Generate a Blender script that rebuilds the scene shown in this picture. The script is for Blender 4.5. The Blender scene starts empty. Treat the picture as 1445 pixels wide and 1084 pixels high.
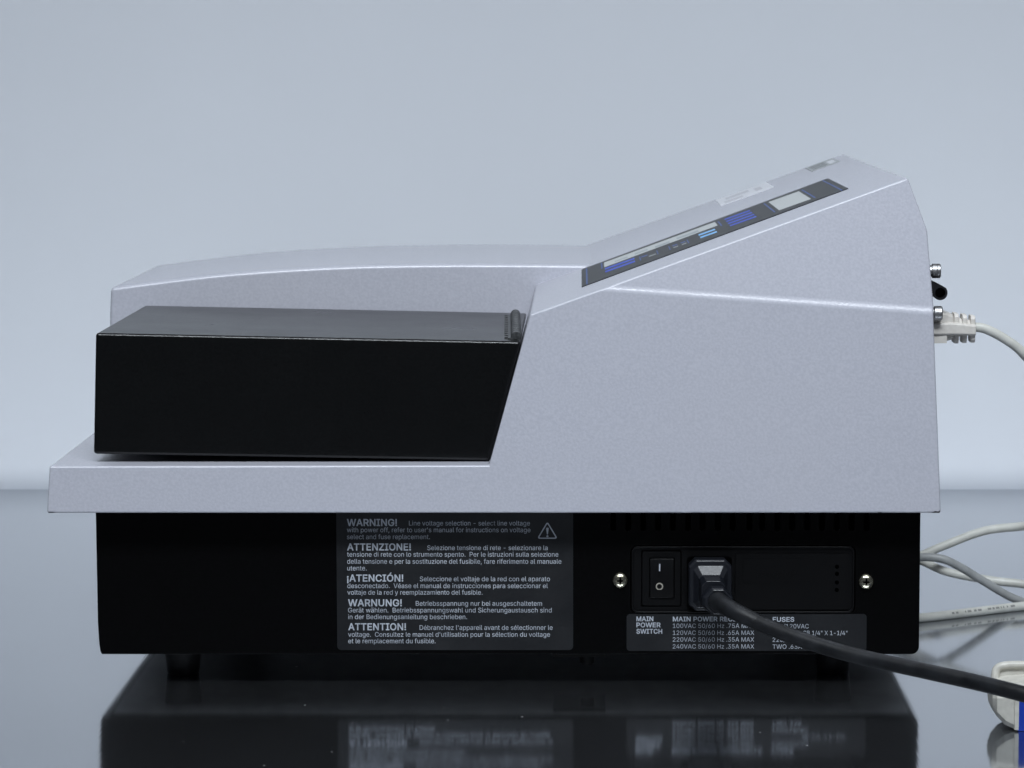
import bpy, bmesh, math, random
from mathutils import Vector, Matrix

random.seed(7)
sc = bpy.context.scene
col = sc.collection
R = math.radians
MM = 0.001

# ------------------------------------------------------------------ camera, world, lamps, exposure
cam_d = bpy.data.cameras.new('camera')
cam = bpy.data.objects.new('camera', cam_d)
col.objects.link(cam)
cam.location = (0.0, -1.5, 0.2985)
cam.rotation_euler = (R(90) - math.atan(462 / 4500), 0, 0)
cam_d.sensor_width = 36.0
cam_d.lens = 4500 / 1445 * 36
cam_d.shift_x = -97.5 / 1445
cam_d.clip_start = 0.05
cam_d.clip_end = 50
cam_d.dof.use_dof = True
cam_d.dof.focus_distance = 1.51
cam_d.dof.aperture_fstop = 30
sc.camera = cam

world = bpy.data.worlds.new('World')
sc.world = world
world.use_nodes = True
bg = world.node_tree.nodes['Background']
bg.inputs['Color'].default_value = (0.50, 0.56, 0.68, 1)
bg.inputs['Strength'].default_value = 0.07

def area(name, loc, target, sx, sy, power, color):
    l = bpy.data.lights.new(name, 'AREA')
    l.shape = 'RECTANGLE'
    l.size, l.size_y = sx, sy
    l.energy = power
    l.color = color
    o = bpy.data.objects.new(name, l)
    col.objects.link(o)
    o.location = loc
    o.rotation_euler = (Vector(target) - Vector(loc)).to_track_quat('-Z', 'Y').to_euler()
    return o
front = area('room_lamp', (0.05, -1.02, 1.54), (0.03, 0.23, 0.0), 1.7, 0.3, 6.9, (0.87, 0.935, 1.0))
front.data.spread = R(60)
over = area('ceiling_lamp', (0.0, -0.12, 1.30), (0.0, -0.06, 0.0), 1.3, 0.24, 1.8, (0.90, 0.945, 1.0))

sc.view_settings.view_transform = 'Standard'
sc.view_settings.look = 'None'
sc.view_settings.gamma = 1
sc.view_settings.use_curve_mapping = False
sc.view_settings.exposure = 0.0

# ------------------------------------------------------------------ materials
def mat(name, color, rough=0.5, metal=0.0, spec=0.5, coat=0.0):
    m = bpy.data.materials.new(name)
    m.use_nodes = True
    b = m.node_tree.nodes['Principled BSDF']
    b.inputs['Base Color'].default_value = (*color, 1)
    b.inputs['Roughness'].default_value = rough
    b.inputs['Metallic'].default_value = metal
    b.inputs['Specular IOR Level'].default_value = spec
    b.inputs['Coat Weight'].default_value = coat
    return m

def N(m, t, **kw):
    n = m.node_tree.nodes.new(t)
    for k, v in kw.items():
        if k in n.inputs.keys() if hasattr(n.inputs, 'keys') else False:
            n.inputs[k].default_value = v
        else:
            setattr(n, k, v)
    return n

def speckle(m, c1, c2, scale, bump_scale=None, bump=0.1, dist=0.0002, c3=None, stretch=(1, 1, 1), detail=3):
    """fine colour grain plus fine relief, in object space"""
    nt = m.node_tree
    L = nt.links.new
    b = nt.nodes['Principled BSDF']
    tc = N(m, 'ShaderNodeTexCoord')
    mp = N(m, 'ShaderNodeMapping')
    mp.inputs['Scale'].default_value = stretch
    L(tc.outputs['Object'], mp.inputs['Vector'])
    n1 = N(m, 'ShaderNodeTexNoise')
    n1.inputs['Scale'].default_value = scale
    n1.inputs['Detail'].default_value = detail
    L(mp.outputs[0], n1.inputs['Vector'])
    cr = N(m, 'ShaderNodeValToRGB')
    cr.color_ramp.elements[0].position = 0.35
    cr.color_ramp.elements[0].color = (*c1, 1)
    cr.color_ramp.elements[1].position = 0.65
    cr.color_ramp.elements[1].color = (*c2, 1)
    L(n1.outputs['Fac'], cr.inputs['Fac'])
    out = cr.outputs['Color']
    if c3:
        n2 = N(m, 'ShaderNodeTexNoise')
        n2.inputs['Scale'].default_value = scale * 0.012
        n2.inputs['Detail'].default_value = 5
        L(mp.outputs[0], n2.inputs['Vector'])
        r2 = N(m, 'ShaderNodeMapRange')
        r2.inputs['From Min'].default_value = 0.45
        r2.inputs['From Max'].default_value = 0.75
        r2.inputs['To Max'].default_value = 0.3
        L(n2.outputs['Fac'], r2.inputs['Value'])
        mx = N(m, 'ShaderNodeMix')
        mx.data_type = 'RGBA'
        L(r2.outputs[0], mx.inputs['Factor'])
        L(out, mx.inputs['A'])
        mx.inputs['B'].default_value = (*c3, 1)
        out = mx.outputs['Result']
    L(out, b.inputs['Base Color'])
    n3 = N(m, 'ShaderNodeTexNoise')
    n3.inputs['Scale'].default_value = bump_scale or scale
    n3.inputs['Detail'].default_value = 2
    L(mp.outputs[0], n3.inputs['Vector'])
    bp = N(m, 'ShaderNodeBump')
    bp.inputs['Strength'].default_value = bump
    bp.inputs['Distance'].default_value = dist
    L(n3.outputs['Fac'], bp.inputs['Height'])
    L(bp.outputs[0], b.inputs['Normal'])
    return m

def gloss_noise(m, scale, lo, hi, stretch=(1, 1, 1)):
    nt = m.node_tree
    tc = N(m, 'ShaderNodeTexCoord')
    mp = N(m, 'ShaderNodeMapping')
    mp.inputs['Scale'].default_value = stretch
    nt.links.new(tc.outputs['Object'], mp.inputs['Vector'])
    n = N(m, 'ShaderNodeTexNoise')
    n.inputs['Scale'].default_value = scale
    n.inputs['Detail'].default_value = 8
    n.inputs['Roughness'].default_value = 0.65
    nt.links.new(mp.outputs[0], n.inputs['Vector'])
    r = N(m, 'ShaderNodeMapRange')
    r.inputs['From Min'].default_value = 0.3
    r.inputs['From Max'].default_value = 0.7
    r.inputs['To Min'].default_value = lo
    r.inputs['To Max'].default_value = hi
    nt.links.new(n.outputs['Fac'], r.inputs['Value'])
    nt.links.new(r.outputs[0], nt.nodes['Principled BSDF'].inputs['Roughness'])
    return m

M = {}
M['shell'] = speckle(mat('shell_paint', (0.5, 0.5, 0.57), 0.27, spec=0.6), (0.432, 0.438, 0.495), (0.475, 0.481, 0.538), 800,
                     800, 0.35, 0.0002, c3=(0.47, 0.465, 0.505))
M['cover'] = speckle(mat('cover_paint', (0.012, 0.013, 0.014), 0.28, spec=0.4), (0.0018, 0.002, 0.0022), (0.0036, 0.0038, 0.004), 700,
                     650, 0.6, 0.0003)
M['base'] = speckle(mat('base_paint', (0.004, 0.004, 0.0045), 0.42, spec=0.08), (0.0006, 0.0006, 0.0007), (0.0013, 0.0013, 0.0015), 900,
                    1200, 0.25, 0.0002)
M['plastic'] = mat('black_plastic', (0.0022, 0.0022, 0.0026), 0.4, spec=0.2)
M['clip'] = mat('clip_plastic', (0.01, 0.01, 0.012), 0.35, spec=0.5)
M['hole'] = mat('dark_hole', (0.0008, 0.0008, 0.0008), 0.9, spec=0.0)
M['rubber'] = speckle(mat('rubber', (0.01, 0.01, 0.011), 0.6, spec=0.3), (0.006, 0.006, 0.007), (0.012, 0.012, 0.014), 300, 500, 0.3)
M['cord'] = speckle(mat('cord_rubber', (0.012, 0.013, 0.015), 0.42, spec=0.45), (0.003, 0.0034, 0.0042), (0.014, 0.0155, 0.0185), 110, 400, 0.3, 0.0003, detail=8)
M['plug'] = speckle(mat('plug_plastic', (0.012, 0.013, 0.017), 0.36, spec=0.55), (0.0035, 0.0045, 0.0075), (0.006, 0.0072, 0.011), 500, 700, 0.2)
M['label'] = speckle(mat('label_film', (0.012, 0.013, 0.015), 0.4, spec=0.5), (0.0065, 0.0072, 0.0088), (0.009, 0.0097, 0.0115), 700, 300, 0.08)
M['ink'] = speckle(mat('label_ink', (0.52, 0.56, 0.62), 0.5), (0.31, 0.335, 0.38), (0.46, 0.49, 0.545), 160, 400, 0.05)
M['ink_dim'] = mat('switch_ink', (0.30, 0.28, 0.24), 0.5)
M['zinc'] = mat('zinc_screw', (0.72, 0.68, 0.52), 0.22, metal=1.0)
M['steel'] = speckle(mat('nut_steel', (0.42, 0.42, 0.43), 0.42, metal=1.0), (0.36, 0.36, 0.37), (0.5, 0.5, 0.5), 900, 900, 0.2)
M['fill_plate'] = speckle(mat('fill_plate_grey', (0.5, 0.5, 0.5), 0.5, metal=0.3), (0.12, 0.12, 0.12), (0.18, 0.18, 0.18), 120, 300, 0.1)  # grey for the plate added under the base to lift its reflection
M['hinge'] = speckle(mat('hinge_steel', (0.14, 0.145, 0.15), 0.45, metal=0.6), (0.05, 0.053, 0.056), (0.12, 0.123, 0.126), 700, 900, 0.3)
M['beige'] = speckle(mat('beige_plastic', (0.62, 0.59, 0.55), 0.45), (0.58, 0.55, 0.51), (0.64, 0.61, 0.57), 400, 600, 0.15)
M['cable'] = speckle(mat('cable_sheath', (0.55, 0.55, 0.51), 0.4), (0.50, 0.50, 0.46), (0.58, 0.58, 0.54), 150, 500, 0.15)
M['cable_grey'] = speckle(mat('grey_cable_sheath', (0.26, 0.27, 0.27), 0.45), (0.24, 0.25, 0.25), (0.30, 0.31, 0.31), 150, 500, 0.15)
M['print'] = mat('cable_print', (0.22, 0.22, 0.21), 0.6)
M['white_plastic'] = speckle(mat('white_plastic', (0.72, 0.71, 0.67), 0.4), (0.52, 0.505, 0.455), (0.60, 0.585, 0.53), 300, 500, 0.15)
M['blue_plastic'] = mat('blue_plastic', (0.002, 0.035, 0.36), 0.4)
M['overlay'] = mat('overlay_film', (0.032, 0.034, 0.036), 0.5)
M['overlay_edge'] = mat('overlay_border', (0.012, 0.013, 0.018), 0.45)
M['blue_ink'] = mat('blue_ink', (0.03, 0.08, 0.52), 0.5)
M['blue_line'] = mat('blue_line_ink', (0.05, 0.10, 0.30), 0.5)
M['cyan_ink'] = mat('cyan_ink', (0.22, 0.50, 0.85), 0.5)
M['lcd'] = mat('display_window', (0.50, 0.52, 0.52), 0.5)
M['lcd_dark'] = mat('display_segments', (0.34, 0.37, 0.39), 0.5)
M['sticker'] = mat('sticker_paper', (0.68, 0.69, 0.73), 0.5)
M['sticker_ink'] = mat('sticker_ink', (0.52, 0.52, 0.56), 0.5)
M['badge'] = mat('badge_film', (0.34, 0.36, 0.37), 0.45)
M['badge_ink'] = mat('badge_ink', (0.16, 0.17, 0.18), 0.5)
M['grey_ink'] = mat('grey_ink', (0.25, 0.26, 0.27), 0.5)

gloss_noise(M['cover'], 26, 0.27, 0.31, (1, 1, 1.6))
gloss_noise(M['cord'], 60, 0.32, 0.6)
gloss_noise(M['label'], 40, 0.3, 0.5)

def make_wall():
    m = mat('wall_paint', (0.70, 0.735, 0.77), 0.33, spec=0.4)
    speckle(m, (0.83, 0.86, 0.912), (0.86, 0.89, 0.942), 3.0, 2.6, 0.25, 0.012, detail=7)
    return m
M['wall'] = make_wall()

def make_table():
    m = mat('brushed_steel', (0.5, 0.52, 0.55), 0.12, metal=1.0)
    nt = m.node_tree
    L = nt.links.new
    b = nt.nodes['Principled BSDF']
    tc = N(m, 'ShaderNodeTexCoord')
    mp = N(m, 'ShaderNodeMapping')
    mp.inputs['Scale'].default_value = (170, 2.0, 1)
    L(tc.outputs['Object'], mp.inputs['Vector'])
    n1 = N(m, 'ShaderNodeTexNoise')
    n1.inputs['Scale'].default_value = 6
    n1.inputs['Detail'].default_value = 6
    L(mp.outputs[0], n1.inputs['Vector'])
    rr = N(m, 'ShaderNodeMapRange')
    rr.inputs['To Min'].default_value = 0.055
    rr.inputs['To Max'].default_value = 0.115
    L(n1.outputs['Fac'], rr.inputs['Value'])
    L(rr.outputs[0], b.inputs['Roughness'])
    # cloudy handling marks
    n2 = N(m, 'ShaderNodeTexNoise')
    n2.inputs['Scale'].default_value = 5
    n2.inputs['Detail'].default_value = 5
    L(tc.outputs['Object'], n2.inputs['Vector'])
    cr = N(m, 'ShaderNodeValToRGB')
    cr.color_ramp.elements[0].position = 0.3
    cr.color_ramp.elements[0].color = (0.41, 0.43, 0.46, 1)
    cr.color_ramp.elements[1].position = 0.7
    cr.color_ramp.elements[1].color = (0.46, 0.48, 0.51, 1)
    L(n2.outputs['Fac'], cr.inputs['Fac'])
    # dust grains
    vo = N(m, 'ShaderNodeTexVoronoi')
    vo.inputs['Scale'].default_value = 150
    L(tc.outputs['Object'], vo.inputs['Vector'])
    sep = N(m, 'ShaderNodeSeparateColor')
    L(vo.outputs['Color'], sep.inputs[0])
    size = N(m, 'ShaderNodeMath', operation='MULTIPLY')
    L(sep.outputs[0], size.inputs[0])
    size.inputs[1].default_value = 0.09
    lt = N(m, 'ShaderNodeMath', operation='LESS_THAN')
    L(vo.outputs['Distance'], lt.inputs[0])
    L(size.outputs[0], lt.inputs[1])
    rare = N(m, 'ShaderNodeMath', operation='GREATER_THAN')
    L(sep.outputs[1], rare.inputs[0])
    rare.inputs[1].default_value = 0.90
    dust = N(m, 'ShaderNodeMath', operation='MULTIPLY')
    L(lt.outputs[0], dust.inputs[0])
    L(rare.outputs[0], dust.inputs[1])
    mx = N(m, 'ShaderNodeMix')
    mx.data_type = 'RGBA'
    L(dust.outputs[0], mx.inputs['Factor'])
    L(cr.outputs[0], mx.inputs['A'])
    mx.inputs['B'].default_value = (0.75, 0.75, 0.75, 1)
    L(mx.outputs['Result'], b.inputs['Base Color'])
    inv = N(m, 'ShaderNodeMath', operation='SUBTRACT')
    inv.inputs[0].default_value = 1.0
    L(dust.outputs[0], inv.inputs[1])
    L(inv.outputs[0], b.inputs['Metallic'])
    bp = N(m, 'ShaderNodeBump')
    bp.inputs['Strength'].default_value = 0.04
    bp.inputs['Distance'].default_value = 0.0004
    L(n1.outputs['Fac'], bp.inputs['Height'])
    L(bp.outputs[0], b.inputs['Normal'])
    # a thin film of wiping haze: a second, much rougher reflection
    g2 = N(m, 'ShaderNodeBsdfAnisotropic')
    g2.inputs['Color'].default_value = (0.55, 0.57, 0.60, 1)
    g2.inputs['Roughness'].default_value = 0.5
    ms = N(m, 'ShaderNodeMixShader')
    hz = N(m, 'ShaderNodeMapRange')
    hz.inputs['To Min'].default_value = 0.02
    hz.inputs['To Max'].default_value = 0.11
    L(n2.outputs['Fac'], hz.inputs['Value'])
    L(hz.outputs[0], ms.inputs['Fac'])
    L(b.outputs[0], ms.inputs[1])
    L(g2.outputs[0], ms.inputs[2])
    L(ms.outputs[0], nt.nodes['Material Output'].inputs['Surface'])
    return m
M['table'] = make_table()

# ------------------------------------------------------------------ helpers
def obj(name, bm, m, parent=None, smooth=None, origin=None):
    """link a bmesh (in millimetres) as ONE mesh object"""
    bmesh.ops.recalc_face_normals(bm, faces=bm.faces)
    me = bpy.data.meshes.new(name)
    bm.to_mesh(me)
    bm.free()
    me.transform(Matrix.Scale(MM, 4))
    me.materials.append(M[m])
    if smooth is not None:
        for p in me.polygons:
            p.use_smooth = True
        me.set_sharp_from_angle(angle=R(smooth))
    o = bpy.data.objects.new(name, me)
    col.objects.link(o)
    if parent:
        o.parent = parent
    return o

def thing(name, label, cat, group=None):
    o = bpy.data.objects.new(name, None)
    o.empty_display_size = 0.02
    col.objects.link(o)
    o['label'] = label
    o['category'] = cat
    if group:
        o['group'] = group
    return o

def bevel(bm, w, seg=2, ang=15):
    es = [e for e in bm.edges if len(e.link_faces) == 2 and e.calc_face_angle(0) > R(ang)]
    bmesh.ops.bevel(bm, geom=es, offset=w, segments=seg, profile=0.5, affect='EDGES', clamp_overlap=True)
    return bm

def prism(pts, y0, y1, bm=None):
    """polygon pts (x, z) extruded from y0 to y1"""
    bm = bm or bmesh.new()
    a = [bm.verts.new((x, y0, z)) for x, z in pts]
    b = [bm.verts.new((x, y1, z)) for x, z in pts]
    bm.faces.new(a)
    bm.faces.new(b[::-1])
    n = len(pts)
    for i in range(n):
        j = (i + 1) % n
        bm.faces.new((a[j], a[i], b[i], b[j]))
    return bm

def rrect(x0, x1, z0, z1, r, seg=5):
    pts = []
    for cx, cz, a0 in ((x1 - r, z1 - r, 0), (x0 + r, z1 - r, 90), (x0 + r, z0 + r, 180), (x1 - r, z0 + r, 270)):
        for k in range(seg + 1):
            a = R(a0 + 90 * k / seg)
            pts.append((cx + r * math.cos(a), cz + r * math.sin(a)))
    return pts

def plate(x0, x1, z0, z1, r, y0, y1, bev=0.0, seg=2):
    bm = prism(rrect(x0, x1, z0, z1, r), y0, y1)
    if bev:
        bevel(bm, bev, seg, 40)
    return bm

def box(x0, x1, y0, y1, z0, z1, bm=None):
    return prism([(x0, z0), (x1, z0), (x1, z1), (x0, z1)], y0, y1, bm)

def catmull(P, n=10):
    P = [Vector(p) for p in P]
    Q = [P[0] * 2 - P[1]] + P + [P[-1] * 2 - P[-2]]
    out = []
    for i in range(1, len(Q) - 2):
        for k in range(n):
            t = k / n
            a, b, c, d = Q[i - 1], Q[i], Q[i + 1], Q[i + 2]
            out.append(0.5 * ((2 * b) + (c - a) * t + (2 * a - 5 * b + 4 * c - d) * t * t + (3 * b - a - 3 * c + d) * t ** 3))
    out.append(P[-1])
    return out

def frames(path):
    T = []
    for i in range(len(path)):
        T.append((path[min(i + 1, len(path) - 1)] - path[max(i - 1, 0)]).normalized())
    up = Vector((0, 0, 1)) if abs(T[0].z) < 0.9 else Vector((0, 1, 0))
    u = T[0].cross(up).normalized()
    F = []
    for i, t in enumerate(T):
        if i:
            u = (u - t * u.dot(t)).normalized()
        F.append((u.copy(), u.cross(t).normalized(), t))
    return F

def tube(path, r, seg=14, bm=None):
    bm = bm or bmesh.new()
    F = frames(path)
    rings = []
    for i, p in enumerate(path):
        rr = r[i] if isinstance(r, (list, tuple)) else r
        u, v, t = F[i]
        rings.append([bm.verts.new(p + rr * (math.cos(2 * math.pi * k / seg) * u + math.sin(2 * math.pi * k / seg) * v)) for k in range(seg)])
    for a, b in zip(rings, rings[1:]):
        for k in range(seg):
            bm.faces.new((a[k], a[(k + 1) % seg], b[(k + 1) % seg], b[k]))
    bm.faces.new(rings[0][::-1])
    bm.faces.new(rings[-1])
    return bm

def lathe(c, axis, prof, seg=24, bm=None):
    """prof: list of (distance along axis, radius)"""
    bm = bm or bmesh.new()
    ax = Vector(axis).normalized()
    u = ax.orthogonal().normalized()
    v = ax.cross(u)
    c = Vector(c)
    rings = []
    for d, r in prof:
        rings.append([bm.verts.new(c + ax * d + max(r, 1e-4) * (math.cos(2 * math.pi * k / seg) * u + math.sin(2 * math.pi * k / seg) * v)) for k in range(seg)])
    for a, b in zip(rings, rings[1:]):
        for k in range(seg):
            bm.faces.new((a[k], a[(k + 1) % seg], b[(k + 1) % seg], b[k]))
    bm.faces.new(rings[0][::-1])
    bm.faces.new(rings[-1])
    return bm

def loft(sections):
    """sections: list of equal-length point lists"""
    bm = bmesh.new()
    rings = [[bm.verts.new(p) for p in s] for s in sections]
    n = len(rings[0])
    for a, b in zip(rings, rings[1:]):
        for k in range(n):
            bm.faces.new((a[k], a[(k + 1) % n], b[(k + 1) % n], b[k]))
    bm.faces.new(rings[0][::-1])
    bm.faces.new(rings[-1])
    return bm

def boolean_cut(o, cutter_bm):
    me = bpy.data.meshes.new('cut')
    bmesh.ops.recalc_face_normals(cutter_bm, faces=cutter_bm.faces)
    cutter_bm.to_mesh(me)
    cutter_bm.free()
    me.transform(Matrix.Scale(MM, 4))
    c = bpy.data.objects.new('cut', me)
    col.objects.link(c)
    md = o.modifiers.new('b', 'BOOLEAN')
    md.operation = 'DIFFERENCE'
    md.solver = 'EXACT'
    md.object = c
    bpy.context.view_layer.update()
    new = bpy.data.meshes.new_from_object(o.evaluated_get(bpy.context.evaluated_depsgraph_get()))
    o.modifiers.clear()
    o.data = new
    bpy.data.objects.remove(c)

def bevel_mod(o, w, seg=3, ang=12):
    md = o.modifiers.new('bevel', 'BEVEL')
    md.width = w * MM
    md.segments = seg
    md.limit_method = 'ANGLE'
    md.angle_limit = R(ang)
    md.harden_normals = True
    for p in o.data.polygons:
        p.use_smooth = True

def text_mesh(name, body, x0, x1, z, cap, y, m, parent, font='R'):
    """one printed line in the x-z plane, left end x0, right end x1, baseline z, cap height cap (mm)"""
    G = GLYPHS[font]
    V_, F_, pen = [], [], 0
    for ch in body:
        adv, vs, ts = G[ch]
        vs = [int(q) for q in vs.split()]
        ts = [int(q) for q in ts.split()]
        b0 = len(V_)
        V_ += [(pen + vs[k], vs[k + 1]) for k in range(0, len(vs), 2)]
        F_ += [(b0 + ts[k], b0 + ts[k + 1], b0 + ts[k + 2]) for k in range(0, len(ts), 3)]
        pen += adv
    lo, hi = min(p[0] for p in V_), max(p[0] for p in V_)
    sx, sy = (x1 - x0) / (hi - lo), cap / 509
    me = bpy.data.meshes.new(name)
    me.from_pydata([((x0 + (px_ - lo) * sx) * MM, y * MM, (z + py_ * sy) * MM) for px_, py_ in V_], [], F_)
    me.materials.append(M[m])
    o = bpy.data.objects.new(name, me)
    col.objects.link(o)
    o.parent = parent
    return o

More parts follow.
